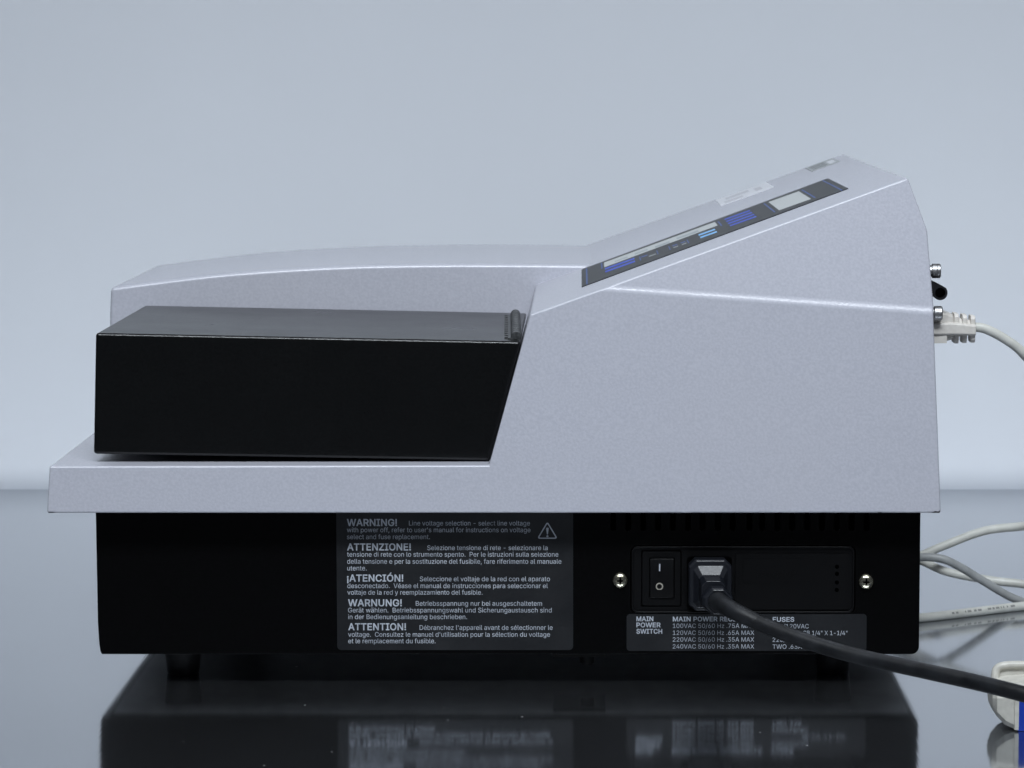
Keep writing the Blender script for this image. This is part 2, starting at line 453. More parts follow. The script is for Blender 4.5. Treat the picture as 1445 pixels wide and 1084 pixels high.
# outlines of the printed letters: advance width, vertices (x y ...), triangles
GLYPHS = {
    'R': {
        ' ': (188, "", ""),
        '"': (321, "78 318 70 509 136 509 128 318 193 318 185 509 250 509 243 318", "3 2 0 1 0 2 7 6 4 5 4 6"),
        "'": (206, "78 318 70 509 136 509 128 318", "3 2 0 1 0 2"),
        ',': (188, "38 -119 68 71 137 71 84 -119", "1 0 3 3 2 1"),
        '-': (453, "337 244 337 188 114 188 114 244", "3 2 1 1 0 3"),
        '.': (188, "95 -4 83 -3 73 1 63 9 55 18 51 29 50 41 51 53 55 64 63 73 73 81 83 85 95 87 107 85 118 81 128 73 135 64 140 53 141 41 140 29 135 18 128 9 118 1 107 -3", "6 5 4 4 3 6 1 0 2 2 0 3 0 9 3 6 3 9 7 6 9 8 7 9 22 21 23 19 18 20 18 17 15 16 15 17 20 18 21 18 15 12 13 12 15 14 13 15 23 21 0 21 18 0 18 12 0 9 0 12 10 9 12 11 10 12"),
        '/': (249, "235 533 71 -76 14 -76 178 533", "0 3 1 2 1 3"),
        '0': (453, "227 -7 191 -3 158 7 130 24 105 48 85 77 69 113 57 155 50 202 48 254 50 306 57 353 69 395 85 431 106 461 130 484 159 502 191 512 227 516 262 512 295 502 323 484 348 461 368 431 384 395 396 353 403 306 405 254 403 202 396 155 384 113 368 77 348 48 323 24 295 7 263 -3 227 50 250 52 271 60 290 74 306 92 320 116 330 144 338 176 342 213 344 254 342 295 338 332 330 365 320 393 306 416 290 435 271 449 250 457 227 460 203 457 182 449 163 435 147 416 134 393 123 365 115 332 111 295 109 254 111 213 115 176 123 144 134 116 147 92 163 74 182 60 203 52", "7 6 66 66 65 7 8 7 65 65 64 8 9 8 64 64 63 9 63 62 9 10 9 62 62 61 10 11 10 61 61 60 11 12 11 60 0 36 71 0 71 1 1 71 2 71 70 2 3 2 70 69 3 70 57 56 15 16 15 56 56 55 16 55 17 16 3 69 4 69 68 4 5 4 68 68 67 5 6 5 67 66 6 67 12 60 59 13 12 59 59 58 13 14 13 58 58 57 14 57 15 14 18 54 53 18 53 19 37 35 34 38 37 34 34 33 38 39 38 33 51 21 52 21 20 52 53 52 20 19 53 20 30 29 42 43 42 29 29 28 43 44 43 28 28 27 44 45 44 27 46 45 27 27 26 46 47 46 26 26 25 47 48 47 25 25 24 48 39 33 32 40 39 32 32 31 40 41 40 31 31 30 41 30 42 41 48 24 49 24 23 49 50 49 23 23 22 50 51 50 22 21 51 22 35 37 0 36 0 37 54 18 55 17 55 18"),
        '1': (453, "76 0 76 55 391 55 391 0 276 509 276 0 212 0 212 448 209 448 86 358 86 427 198 509 276 55 212 55", "11 10 8 8 10 9 3 2 5 13 12 7 1 0 6 11 8 7 7 4 11 12 13 6 4 7 12 5 2 12 6 5 12 1 6 13"),
        '2': (453, "64 0 64 47 234 229 252 248 268 266 282 282 294 298 303 312 311 327 316 341 319 356 320 371 319 389 315 405 308 419 298 431 287 441 273 449 258 455 241 458 224 460 205 458 188 454 172 447 159 438 148 427 139 413 132 398 128 381 127 362 66 362 68 391 75 418 86 442 102 464 121 482 143 496 168 507 196 513 225 516 254 513 281 507 306 497 328 482 346 465 361 445 372 423 379 398 381 372 380 354 377 336 371 318 363 299 351 280 336 259 317 235 294 209 267 180 153 60 153 57 389 57 389 0", "1 0 59 29 28 30 31 30 28 28 27 31 32 31 27 33 32 27 27 26 33 34 33 26 26 25 34 25 35 34 38 22 21 21 20 38 37 23 22 22 38 37 18 40 19 39 19 40 57 2 58 19 39 20 38 20 39 1 59 58 58 2 1 35 25 24 36 35 24 24 23 36 23 37 36 17 16 42 41 17 42 50 49 10 11 10 49 49 48 11 5 55 54 6 5 54 54 53 6 7 6 53 53 52 7 8 7 52 52 51 8 9 8 51 51 50 9 50 10 9 11 48 12 48 47 12 47 46 12 13 12 46 46 45 13 14 13 45 45 44 14 15 14 44 44 43 15 16 15 43 42 16 43 59 0 61 61 60 59 2 57 56 3 2 56 4 3 56 56 55 4 55 5 4 17 41 18 40 18 41"),
        '3': (453, "218 -7 188 -5 159 1 133 10 108 22 88 38 70 57 57 79 48 104 44 132 109 132 112 115 118 100 126 87 137 76 150 66 165 59 182 54 200 51 219 50 239 51 258 55 275 61 291 69 304 80 315 93 323 108 328 125 329 145 328 163 323 180 316 196 306 211 292 223 275 234 254 241 229 246 201 248 157 248 157 299 288 448 288 452 70 452 70 509 372 509 372 461 211 278 211 289 247 290 279 286 308 276 333 262 354 244 371 222 383 198 391 173 393 145 390 116 383 90 370 66 354 45 333 27 309 12 281 2 251 -5 221 289", "3 15 4 15 14 4 5 4 14 14 13 5 6 5 13 13 12 6 7 6 12 12 11 7 8 7 11 11 10 8 9 8 10 17 16 2 17 2 1 1 18 17 64 20 0 19 0 20 35 48 36 18 1 0 0 19 18 46 37 36 36 48 46 39 46 47 2 16 3 15 3 16 37 46 38 46 39 38 22 21 63 22 63 62 23 22 62 33 50 34 49 34 50 58 57 27 28 27 57 57 56 28 56 55 28 29 28 55 55 54 29 30 29 54 54 53 30 23 62 61 24 23 61 61 60 24 25 24 60 60 59 25 26 25 59 59 58 26 58 27 26 30 53 31 53 52 31 32 31 52 52 51 32 33 32 51 50 33 51 45 40 47 41 40 45 45 44 41 63 21 64 20 64 21 34 49 35 48 35 49 39 47 40 43 42 41 41 44 43 46 48 65 47 46 65 45 47 65"),
        '4': (453, "40 105 40 158 247 509 311 509 109 166 109 163 413 163 413 105 282 0 282 121 282 146 282 318 343 318 343 0 282 105 282 163 343 163 343 105", "1 0 5 1 5 4 4 2 1 5 0 9 5 9 10 16 15 10 2 4 3 15 16 11 8 13 14 9 0 14 5 10 15 12 11 16 7 6 16 17 7 16 14 17 9 17 16 10 10 9 17 17 14 13"),
        '5': (453, "221 -7 192 -5 165 1 140 11 118 25 99 41 83 60 71 82 63 105 60 130 122 130 125 115 130 102 138 89 148 78 160 68 173 60 188 54 204 51 221 50 241 51 259 56 276 64 291 75 304 89 314 104 322 122 326 141 328 162 326 183 321 203 314 221 303 237 290 251 275 262 257 270 238 275 218 277 201 276 184 273 167 268 152 262 139 255 128 246 67 253 96 509 366 509 366 452 151 452 134 301 148 311 162 318 178 325 194 330 212 333 229 334 252 332 274 328 294 321 313 311 330 299 345 285 358 269 370 251 379 231 386 210 390 187 391 163 388 132 381 102 369 76 352 52 332 32 309 15 282 3 253 -4", "9 8 10 49 43 42 5 4 14 14 13 5 6 5 13 13 12 6 7 6 12 12 11 7 8 7 11 10 8 11 43 49 44 45 44 49 49 48 45 17 16 2 40 39 51 39 52 51 38 54 53 36 55 37 18 1 0 0 19 18 54 38 37 37 55 54 17 2 1 1 18 17 52 39 38 38 53 52 2 16 3 16 15 3 4 3 15 14 4 15 49 42 41 41 40 49 50 49 40 40 51 50 74 22 21 74 21 75 20 75 21 56 35 57 22 74 73 73 23 22 33 59 34 59 58 34 35 34 58 57 35 58 70 69 26 27 26 69 69 68 27 28 27 68 68 67 28 67 66 28 29 28 66 66 65 29 23 73 72 24 23 72 72 71 24 25 24 71 71 70 25 70 26 25 29 65 30 65 64 30 31 30 64 64 63 31 63 62 31 32 31 62 62 61 32 33 32 61 61 60 33 59 33 60 75 20 0 19 0 20 35 56 36 55 36 56 47 46 48 45 48 46"),
        '6': (453, "226 -7 196 -4 168 3 142 15 119 31 100 51 84 74 73 101 66 130 64 162 65 187 71 212 80 239 93 268 112 302 137 340 252 509 322 509 151 261 145 261 151 270 157 279 165 288 174 295 184 302 196 307 208 311 221 313 235 314 265 312 291 305 316 295 337 280 355 262 370 240 380 215 387 187 389 157 387 127 379 98 368 73 352 50 333 30 310 14 284 3 257 -4 226 48 245 50 263 55 279 63 293 73 304 86 314 101 322 119 326 137 327 157 326 178 322 196 314 213 304 228 293 241 279 251 263 259 245 264 226 265 207 264 190 259 174 252 160 241 148 229 138 214 131 197 126 179 125 158 126 138 131 119 138 102 148 86 160 73 174 63 190 55 207 50 175 295", "6 5 76 76 75 6 7 6 75 75 74 7 8 7 74 74 73 8 9 8 73 73 72 9 10 9 72 11 10 72 72 71 11 12 11 71 71 70 12 18 20 19 19 69 68 18 19 68 20 18 21 80 1 81 65 26 25 24 66 65 65 25 24 1 80 2 80 79 2 18 68 67 2 79 3 79 78 3 4 3 78 78 77 4 5 4 77 76 5 77 12 70 69 13 12 69 69 19 13 14 13 19 19 20 14 20 21 14 21 22 14 15 14 22 22 23 15 64 28 27 45 48 47 45 47 0 46 0 47 28 64 63 62 61 30 29 62 30 48 45 44 44 49 48 62 29 63 28 63 29 41 40 52 53 52 40 40 39 53 39 38 53 54 53 38 38 37 54 55 54 37 56 55 37 37 36 56 57 56 36 36 35 57 35 34 57 58 57 34 34 33 58 49 44 43 50 49 43 43 42 50 51 50 42 42 41 51 41 52 51 58 33 59 33 32 59 60 59 32 32 31 60 61 60 31 30 61 31 15 23 16 81 1 0 0 46 81 26 65 64 64 27 26 67 66 18 82 18 24 66 24 18 22 21 18 18 82 23 17 16 23 23 22 18 17 23 82"),
        '7': (453, "97 0 323 448 323 452 62 452 62 509 391 509 391 449 165 0", "0 7 1 2 1 6 6 5 2 6 1 7 4 3 2 2 5 4"),
        'A': (480, "16 0 201 509 276 509 463 0 395 0 287 302 280 323 272 346 264 372 255 402 244 438 232 478 245 478 233 437 222 402 213 371 204 345 197 322 191 302 85 0 110 142 110 199 370 199 370 142 239 456 154 199 324 199 344 142 135 142", "0 19 20 21 18 17 0 20 21 1 16 15 1 15 14 14 13 1 13 11 1 16 1 17 21 17 1 0 21 1 8 7 2 8 2 9 10 9 2 12 10 2 4 3 23 3 22 23 6 5 22 2 7 6 6 22 2 22 3 2 28 25 20 11 13 24 11 24 12 1 11 12 12 2 1 26 27 23 10 12 24 25 28 26 18 21 25 21 20 25 22 5 26 23 22 26 4 23 27 27 26 28 20 19 28"),
        'B': (456, "60 0 60 509 241 509 274 507 304 501 329 491 350 477 367 461 381 442 390 421 396 398 398 374 397 353 393 336 387 320 378 307 368 295 356 286 343 278 329 272 315 267 315 262 331 260 347 254 363 245 378 234 391 220 402 203 411 184 416 161 418 136 416 111 410 88 400 67 386 48 368 31 344 18 317 8 284 2 247 0 125 57 245 57 281 60 309 67 330 80 344 96 353 115 355 137 354 153 350 169 342 184 333 197 320 209 306 218 289 225 269 229 248 231 125 231 125 285 238 285 256 287 273 290 288 296 302 304 314 314 323 326 330 340 335 355 336 372 333 393 326 412 313 429 294 442 270 449 240 452 125 452", "40 57 0 1 0 57 74 2 75 59 58 57 1 57 58 58 75 1 75 2 1 60 56 55 41 39 38 38 42 41 60 55 61 40 0 39 39 41 40 59 57 56 56 60 59 73 3 74 2 74 3 54 53 21 63 62 20 20 19 63 64 63 19 72 71 5 4 72 5 42 38 37 37 43 42 54 21 55 61 55 21 21 20 61 20 62 61 72 4 73 3 73 4 34 33 45 33 32 45 46 45 32 32 31 46 47 46 31 31 30 47 30 29 47 48 47 29 29 28 48 49 48 28 28 27 49 50 49 27 27 26 50 26 25 50 51 50 25 24 51 25 13 12 67 68 67 12 12 11 68 11 10 68 69 68 10 10 9 69 43 37 36 44 43 36 36 35 44 35 34 44 34 45 44 51 24 52 24 23 52 23 22 52 53 52 22 21 53 22 64 19 18 18 17 64 65 64 17 17 16 65 16 15 65 66 65 15 15 14 66 14 13 66 13 67 66 69 9 70 9 8 70 8 7 70 71 70 7 7 6 71 5 71 6"),
        'C': (510, "267 -7 225 -3 186 7 150 25 119 49 92 79 70 115 53 157 44 203 40 254 44 305 53 352 70 393 92 429 119 459 150 484 186 501 225 512 267 516 293 514 317 511 340 504 362 496 383 485 402 471 419 456 435 438 448 418 459 397 467 373 473 348 408 348 404 365 397 380 389 395 380 407 369 418 357 428 344 437 330 444 315 449 300 453 284 455 267 456 237 453 209 445 184 432 161 414 141 391 125 364 113 332 106 295 103 254 106 213 113 177 125 145 141 117 161 94 184 76 210 63 237 56 267 53 284 54 300 56 315 60 330 65 344 72 357 81 369 90 380 102 389 114 397 128 404 144 408 160 473 160 467 135 459 112 448 91 435 71 420 53 402 38 383 24 363 13 341 5 317 -2 293 -6", "6 5 56 56 55 6 7 6 55 55 54 7 8 7 54 54 53 8 9 8 53 52 9 53 9 52 51 10 9 51 51 50 10 11 10 50 50 49 11 12 11 49 49 48 12 13 12 48 15 47 46 1 59 2 16 45 17 2 59 58 45 16 46 15 46 16 0 61 60 85 63 62 18 42 19 85 62 0 61 0 62 42 18 43 44 43 18 0 60 1 59 1 60 17 45 44 44 18 17 2 58 3 58 57 3 4 3 57 5 4 57 56 5 57 13 48 47 14 13 47 47 15 14 40 20 41 64 84 83 83 65 64 39 21 40 20 40 21 38 37 23 22 38 23 65 83 82 66 65 82 82 81 66 81 67 66 38 22 39 21 39 22 78 77 70 71 70 77 77 76 71 72 71 76 76 75 72 73 72 75 75 74 73 30 29 31 32 31 29 29 28 32 33 32 28 28 27 33 34 33 27 27 26 34 67 81 80 68 67 80 80 79 68 69 68 79 79 78 69 78 70 69 34 26 35 26 25 35 36 35 25 25 24 36 37 36 24 23 37 24 63 85 84 84 64 63 19 42 41 41 20 19"),
        'D': (502, "219 0 96 0 96 57 215 57 254 60 288 68 318 81 343 99 363 122 379 149 390 181 397 216 399 255 397 294 390 329 379 361 364 388 344 410 320 428 291 441 258 449 221 452 93 452 93 509 225 509 273 505 315 495 353 478 385 455 412 426 433 391 449 351 458 306 462 255 458 205 449 159 433 119 411 83 384 54 351 31 312 14 268 3 125 509 125 0 60 0 60 509 125 452 125 57", "45 44 22 22 23 45 0 3 43 2 43 47 43 2 1 44 1 2 22 44 2 22 2 46 22 46 42 23 22 42 41 5 4 24 20 25 26 19 18 5 41 40 40 6 5 25 20 19 19 26 25 41 4 0 3 0 4 20 24 21 42 21 24 27 17 28 34 33 11 12 11 33 13 12 33 33 32 13 37 36 8 9 8 36 36 35 9 10 9 35 35 34 10 34 11 10 13 32 14 32 31 14 15 14 31 31 30 15 16 15 30 30 29 16 17 16 29 28 17 29 6 40 39 7 6 39 39 38 7 38 37 7 37 8 7 17 27 18 26 18 27 21 42 46 2 47 46 43 3 47"),
        'G': (520, "269 -7 225 -3 185 7 149 25 118 49 91 79 69 116 53 157 43 203 40 254 43 305 53 352 69 393 91 429 117 459 149 484 184 501 223 512 265 516 291 514 316 510 340 504 363 494 384 483 403 469 421 453 436 436 449 416 460 395 468 373 474 349 408 349 402 365 395 379 387 393 378 406 368 417 356 427 344 436 330 443 315 448 300 453 283 455 265 456 236 453 209 445 183 432 160 414 141 392 125 364 113 332 106 295 103 254 106 213 113 177 125 145 141 117 161 95 184 76 210 63 238 56 269 53 296 55 322 61 345 71 365 85 382 102 396 123 407 147 413 173 415 202 434 199 283 199 283 256 478 256 478 200 475 160 466 124 451 91 431 62 406 38 377 19 344 5 308 -4 415 199", "6 5 56 56 55 6 7 6 55 55 54 7 8 7 54 54 53 8 9 8 53 52 9 53 9 52 51 10 9 51 51 50 10 11 10 50 50 49 11 12 11 49 49 48 12 13 12 48 58 57 3 45 17 16 58 3 2 2 59 58 45 16 46 43 18 44 60 1 0 0 61 60 18 43 42 42 19 18 59 2 1 1 60 59 17 45 44 44 18 17 3 57 4 5 4 57 56 5 57 13 48 47 14 13 47 15 14 47 47 46 15 46 16 15 40 20 41 82 63 83 62 83 63 39 21 40 20 40 21 65 64 81 81 64 82 63 82 64 37 23 38 23 22 38 39 38 22 21 39 22 76 75 71 75 74 71 78 77 67 68 67 77 77 76 68 69 68 76 76 71 69 70 84 71 71 74 70 30 29 31 32 31 29 29 28 32 65 81 80 66 65 80 80 79 66 79 78 66 78 67 66 32 28 33 28 27 33 34 33 27 27 26 34 35 34 26 26 25 35 36 35 25 25 24 36 37 36 24 23 37 24 83 62 0 61 0 62 84 70 72 73 72 70 70 74 73 19 42 41 41 20 19 69 71 84"),
        'H': (517, "60 0 60 509 125 509 125 289 392 289 392 509 457 509 457 0 392 0 392 232 125 232 125 0", "0 11 10 1 0 10 10 3 1 3 2 1 9 8 7 7 6 9 4 9 6 6 5 4 3 10 9 9 4 3"),
        'L': (393, "60 0 60 509 125 509 125 57 361 57 361 0", "1 0 3 3 0 5 5 4 3 1 3 2"),
        'M': (628, "60 0 60 509 152 509 277 187 287 159 299 123 311 84 322 49 307 49 318 83 330 121 342 158 352 187 476 509 568 509 568 0 504 0 504 291 504 327 505 369 506 413 507 457 513 457 508 441 503 425 498 409 482 363 467 322 456 291 342 0 286 0 170 291 159 321 145 361 129 408 112 457 119 457 120 416 121 372 122 328 122 291 122 0 315 72 507 437 119 436", "37 35 1 41 40 0 1 0 40 40 39 1 39 38 1 37 1 38 36 35 44 8 7 42 8 6 5 30 8 5 33 2 34 36 34 2 35 36 2 1 35 2 13 26 25 23 20 14 14 22 23 21 23 22 17 16 15 15 14 17 18 17 14 19 18 14 14 20 19 23 21 43 12 11 28 13 25 24 24 21 13 21 22 13 22 14 13 8 30 29 29 7 8 7 10 9 28 27 12 2 33 32 32 31 3 3 2 32 7 9 42 6 8 42 26 13 27 13 12 27 21 24 43 20 23 43 10 7 29 29 28 11 11 10 29 3 31 4 31 30 4 5 4 30 35 37 44 34 36 44"),
        'O': (533, "267 -7 225 -3 186 7 150 25 119 49 92 79 70 115 53 157 44 203 40 254 44 305 53 352 70 393 92 429 119 459 150 484 186 501 225 512 267 516 309 512 348 501 384 484 415 459 442 429 464 393 480 352 490 305 493 254 490 203 480 157 464 115 442 79 415 49 384 25 348 7 309 -3 267 53 296 55 324 63 349 76 372 94 392 116 408 144 420 176 428 213 430 254 428 295 420 332 408 365 392 392 372 415 349 433 324 446 296 453 267 456 237 453 210 445 184 433 161 415 142 392 125 364 113 332 106 295 103 254 106 213 113 176 125 144 142 117 161 94 184 76 210 63 237 55", "7 6 66 66 65 7 8 7 65 65 64 8 9 8 64 64 63 9 63 62 9 10 9 62 62 61 10 11 10 61 61 60 11 12 11 60 2 69 3 69 68 3 58 57 15 0 36 71 0 71 1 70 1 71 55 17 56 16 56 17 1 70 2 69 2 70 56 16 57 15 57 16 3 68 4 5 4 68 68 67 5 6 5 67 66 6 67 12 60 59 13 12 59 59 58 13 14 13 58 58 15 14 18 54 53 34 38 35 35 38 37 52 19 53 18 53 19 40 39 33 50 21 51 20 51 21 33 39 34 38 34 39 51 20 52 19 52 20 30 29 42 43 42 29 29 28 43 44 43 28 28 27 44 45 44 27 46 45 27 27 26 46 47 46 26 26 25 47 48 47 25 25 24 48 40 33 32 32 31 40 41 40 31 31 30 41 30 42 41 48 24 49 24 23 49 50 49 23 23 22 50 21 50 22 35 37 0 36 0 37 54 18 55 17 55 18"),
        'P': (445, "60 0 60 509 235 509 272 506 305 499 332 487 356 471 375 452 390 430 400 404 407 377 409 348 407 318 400 291 390 265 375 243 356 223 332 207 305 195 272 188 235 186 109 186 109 242 233 242 257 244 279 248 297 256 312 266 324 279 333 294 339 310 343 328 344 348 343 367 339 385 333 402 324 416 312 428 297 439 279 446 257 451 232 452 125 452 125 0 125 242 125 186", "43 21 0 21 22 0 1 0 22 40 2 41 42 41 2 21 43 45 22 21 45 22 44 42 1 22 42 42 2 1 19 25 24 25 19 18 18 26 25 38 4 39 3 39 4 19 24 20 23 20 24 39 3 40 2 40 3 16 15 28 29 28 15 15 14 29 14 13 29 30 29 13 13 12 30 31 30 12 12 11 31 32 31 11 33 32 11 11 10 33 34 33 10 10 9 34 35 34 9 9 8 35 8 7 35 36 35 7 7 6 36 26 18 17 27 26 17 17 16 27 16 28 27 36 6 37 6 5 37 38 37 5 4 38 5 20 23 45 23 44 45 44 22 45"),
        'S': (447, "224 -9 188 -7 156 -1 128 9 102 23 81 40 64 60 51 83 42 109 38 137 104 137 108 118 114 102 123 88 136 76 150 66 166 59 185 53 204 50 224 49 246 50 267 54 286 60 303 69 317 79 329 92 338 106 344 122 346 139 344 154 340 168 332 179 322 189 310 197 296 205 280 211 263 217 245 222 184 239 145 253 112 269 86 289 67 313 56 341 52 372 54 400 62 425 75 448 92 468 113 484 138 498 165 508 195 514 227 516 259 514 289 508 316 498 340 484 360 468 377 449 390 427 398 403 401 378 337 378 332 402 320 421 302 437 280 449 254 456 225 459 204 457 185 454 167 448 152 440 139 430 129 418 121 405 117 391 115 376 117 359 122 345 131 334 142 324 155 315 169 308 184 302 198 297 212 293 264 279 279 275 295 270 312 264 328 256 344 248 359 238 372 226 384 213 395 198 402 180 407 161 408 139 406 112 399 87 386 64 370 43 349 25 323 11 294 0 261 -7", "6 5 13 13 12 6 7 6 12 12 11 7 8 7 11 11 10 8 9 8 10 42 41 80 43 42 80 80 79 43 44 43 79 79 78 44 45 44 78 78 77 45 46 45 77 77 76 46 47 46 76 76 75 47 48 47 75 73 72 50 72 51 50 0 19 18 0 18 1 17 1 18 87 86 38 85 38 86 52 71 70 1 17 2 16 2 17 38 85 39 85 84 39 83 39 84 51 72 71 71 52 51 2 16 3 16 15 3 4 3 15 15 14 4 5 4 14 13 5 14 39 83 40 83 82 40 41 40 82 82 81 41 80 41 81 48 75 74 49 48 74 74 73 49 73 50 49 88 36 89 20 108 21 36 88 37 34 33 92 92 91 34 21 108 107 22 21 107 107 106 22 106 23 22 34 91 35 91 90 35 36 35 90 89 36 90 66 56 67 56 55 67 68 67 55 54 68 55 104 103 25 26 25 103 103 102 26 27 26 102 102 101 27 28 27 101 101 100 28 100 99 28 29 28 99 99 98 29 30 29 98 98 97 30 97 96 30 31 30 96 96 95 31 62 61 63 64 63 61 61 60 64 60 59 64 23 106 105 24 23 105 105 104 24 104 25 24 31 95 32 95 94 32 94 93 32 33 32 93 92 33 93 64 59 65 59 58 65 66 65 58 58 57 66 56 66 57 108 20 0 19 0 20 87 38 37 37 88 87 68 54 69 54 53 69 70 69 53 52 70 53"),
        'T': (449, "32 452 32 509 417 509 417 452 257 452 257 0 193 0 193 452", "1 0 7 3 2 4 7 6 5 5 4 7 4 2 7 1 7 2"),
        'V': (480, "204 0 16 509 84 509 192 206 199 187 207 164 215 137 225 106 236 71 248 31 235 31 247 71 257 107 267 138 276 165 283 187 290 206 395 509 463 509 278 0 241 53", "4 3 0 0 3 1 2 1 3 10 8 0 8 7 0 7 6 0 6 5 0 4 0 5 17 16 18 18 16 19 15 19 16 11 9 19 12 11 19 13 12 19 14 13 19 19 15 14 10 0 19 19 9 10 10 9 20 9 11 20 8 10 20"),
        'W': (686, "155 0 16 509 82 509 163 196 167 179 172 162 175 145 187 94 190 76 194 58 197 40 189 40 193 58 196 76 200 94 203 111 207 128 211 145 224 196 306 509 380 509 462 196 466 179 470 162 474 145 486 94 490 76 494 58 497 40 488 40 492 58 495 76 499 94 503 111 506 128 510 145 523 196 603 509 670 509 530 0 455 0 368 323 362 345 357 368 351 391 346 417 341 445 336 475 350 475 345 446 340 420 335 395 330 371 324 347 318 323 230 0 193 61 493 63 343 436", "6 5 0 5 4 0 4 3 0 1 0 3 2 1 3 9 12 10 10 13 9 10 12 11 8 11 12 12 9 56 9 13 56 11 8 0 8 7 0 6 0 7 15 14 55 51 50 19 50 46 19 46 47 19 11 0 55 10 11 55 13 10 55 55 14 13 54 53 18 45 44 20 49 45 20 48 49 20 26 29 30 31 27 28 28 27 29 30 29 27 30 27 57 36 39 38 38 37 36 34 33 39 35 34 39 39 36 35 31 28 39 32 31 39 39 33 32 39 28 40 28 29 40 29 26 40 25 40 26 44 43 20 25 24 40 49 46 58 47 46 49 49 48 47 19 47 48 48 20 19 8 12 56 52 51 19 19 18 53 53 52 19 42 41 21 21 20 42 43 42 20 27 31 57 26 30 57 16 15 55 22 21 41 41 40 22 23 22 40 24 23 40 46 50 58 45 49 58 54 18 55 18 17 55 17 16 55"),
        'X': (474, "18 0 217 284 217 236 29 509 104 509 178 400 188 386 196 373 204 361 211 350 217 340 223 329 230 318 236 305 243 292 232 292 252 329 258 339 265 350 272 361 298 400 374 509 446 509 259 239 259 287 456 0 382 0 292 129 268 165 262 175 256 185 250 195 244 206 237 218 230 231 244 231 238 219 231 207 225 196 219 186 213 176 206 166 182 129 91 0 200 261 238 303 275 263 237 218", "5 4 3 0 43 42 2 40 39 2 39 38 38 37 2 37 34 2 1 2 34 15 12 1 12 11 1 10 1 11 40 2 41 42 41 2 2 1 44 5 3 1 6 5 1 7 6 1 8 7 1 9 8 1 1 10 9 33 47 36 30 23 31 31 23 32 23 35 32 36 32 35 19 18 24 26 25 27 21 20 22 19 24 20 23 30 29 29 28 23 28 27 23 23 27 46 23 46 24 14 23 24 45 14 24 17 16 24 24 18 17 47 33 37 34 37 33 33 36 34 36 35 34 35 23 34 1 34 23 23 14 1 15 1 14 14 45 15 12 15 13 1 3 44 0 42 44 42 2 44 13 15 45 24 16 45 22 20 46 20 24 46 27 25 46 32 36 47"),
        'a': (389, "160 -9 137 -7 115 -3 94 5 76 15 60 29 48 45 38 63 32 84 30 108 32 128 36 146 43 161 53 174 64 184 78 193 92 200 108 206 125 211 143 214 161 217 178 220 234 227 247 229 257 231 265 235 271 240 274 246 276 255 275 272 272 285 267 297 260 307 251 315 240 322 227 327 212 330 196 331 178 330 163 327 149 322 137 316 127 309 118 301 110 292 104 283 100 274 41 291 51 313 64 331 79 346 95 358 114 368 133 375 153 380 173 383 194 384 208 384 223 382 239 379 255 375 271 369 286 360 300 350 312 336 322 320 330 301 335 278 337 251 337 0 277 0 277 52 272 52 267 43 260 34 252 25 242 16 229 8 215 1 199 -4 181 -7 170 45 192 47 211 51 228 59 242 68 254 80 263 93 270 108 274 122 276 138 276 190 272 187 267 184 259 182 251 180 241 178 231 176 200 171 175 168 161 166 147 163 134 159 122 153 112 147 103 139 97 130 93 118 92 105 93 93 96 82 102 72 109 64 119 57 130 52 142 48 156 46", "6 5 111 111 110 6 7 6 110 110 109 7 8 7 109 109 108 8 9 8 108 108 107 9 10 9 107 11 10 107 107 106 11 12 11 106 13 12 106 106 105 13 14 13 105 105 15 14 48 47 46 46 45 48 20 100 99 99 21 20 0 81 116 19 101 100 100 20 19 0 116 1 116 115 1 2 1 115 114 2 115 18 102 101 101 19 18 41 40 52 53 52 40 40 39 53 39 54 53 2 114 3 114 113 3 4 3 113 113 112 4 5 4 112 111 5 112 15 105 104 16 15 104 104 103 16 17 16 103 103 102 17 102 18 17 48 45 44 49 48 44 44 43 49 50 49 43 43 42 50 51 50 42 42 41 51 41 52 51 82 80 79 37 56 38 35 58 36 57 36 58 82 79 78 78 83 82 36 57 37 56 37 57 22 97 96 22 96 95 95 23 22 83 78 77 77 76 83 84 83 76 76 75 84 97 22 98 34 60 35 60 59 35 58 35 59 71 70 69 69 68 90 91 90 68 28 27 68 68 67 28 29 28 67 67 66 29 88 87 71 71 69 88 89 88 69 69 90 89 93 92 91 26 25 91 91 68 26 68 27 26 29 66 30 66 65 30 31 30 65 65 64 31 32 31 64 64 63 32 63 62 32 84 75 74 85 84 74 74 73 85 73 72 85 86 85 72 72 71 86 71 87 86 23 95 94 94 93 23 24 23 93 93 91 24 91 25 24 32 62 33 62 61 33 34 33 61 60 34 61 81 0 80 80 82 81 21 99 98 98 22 21 54 39 38 55 54 38 38 56 55"),
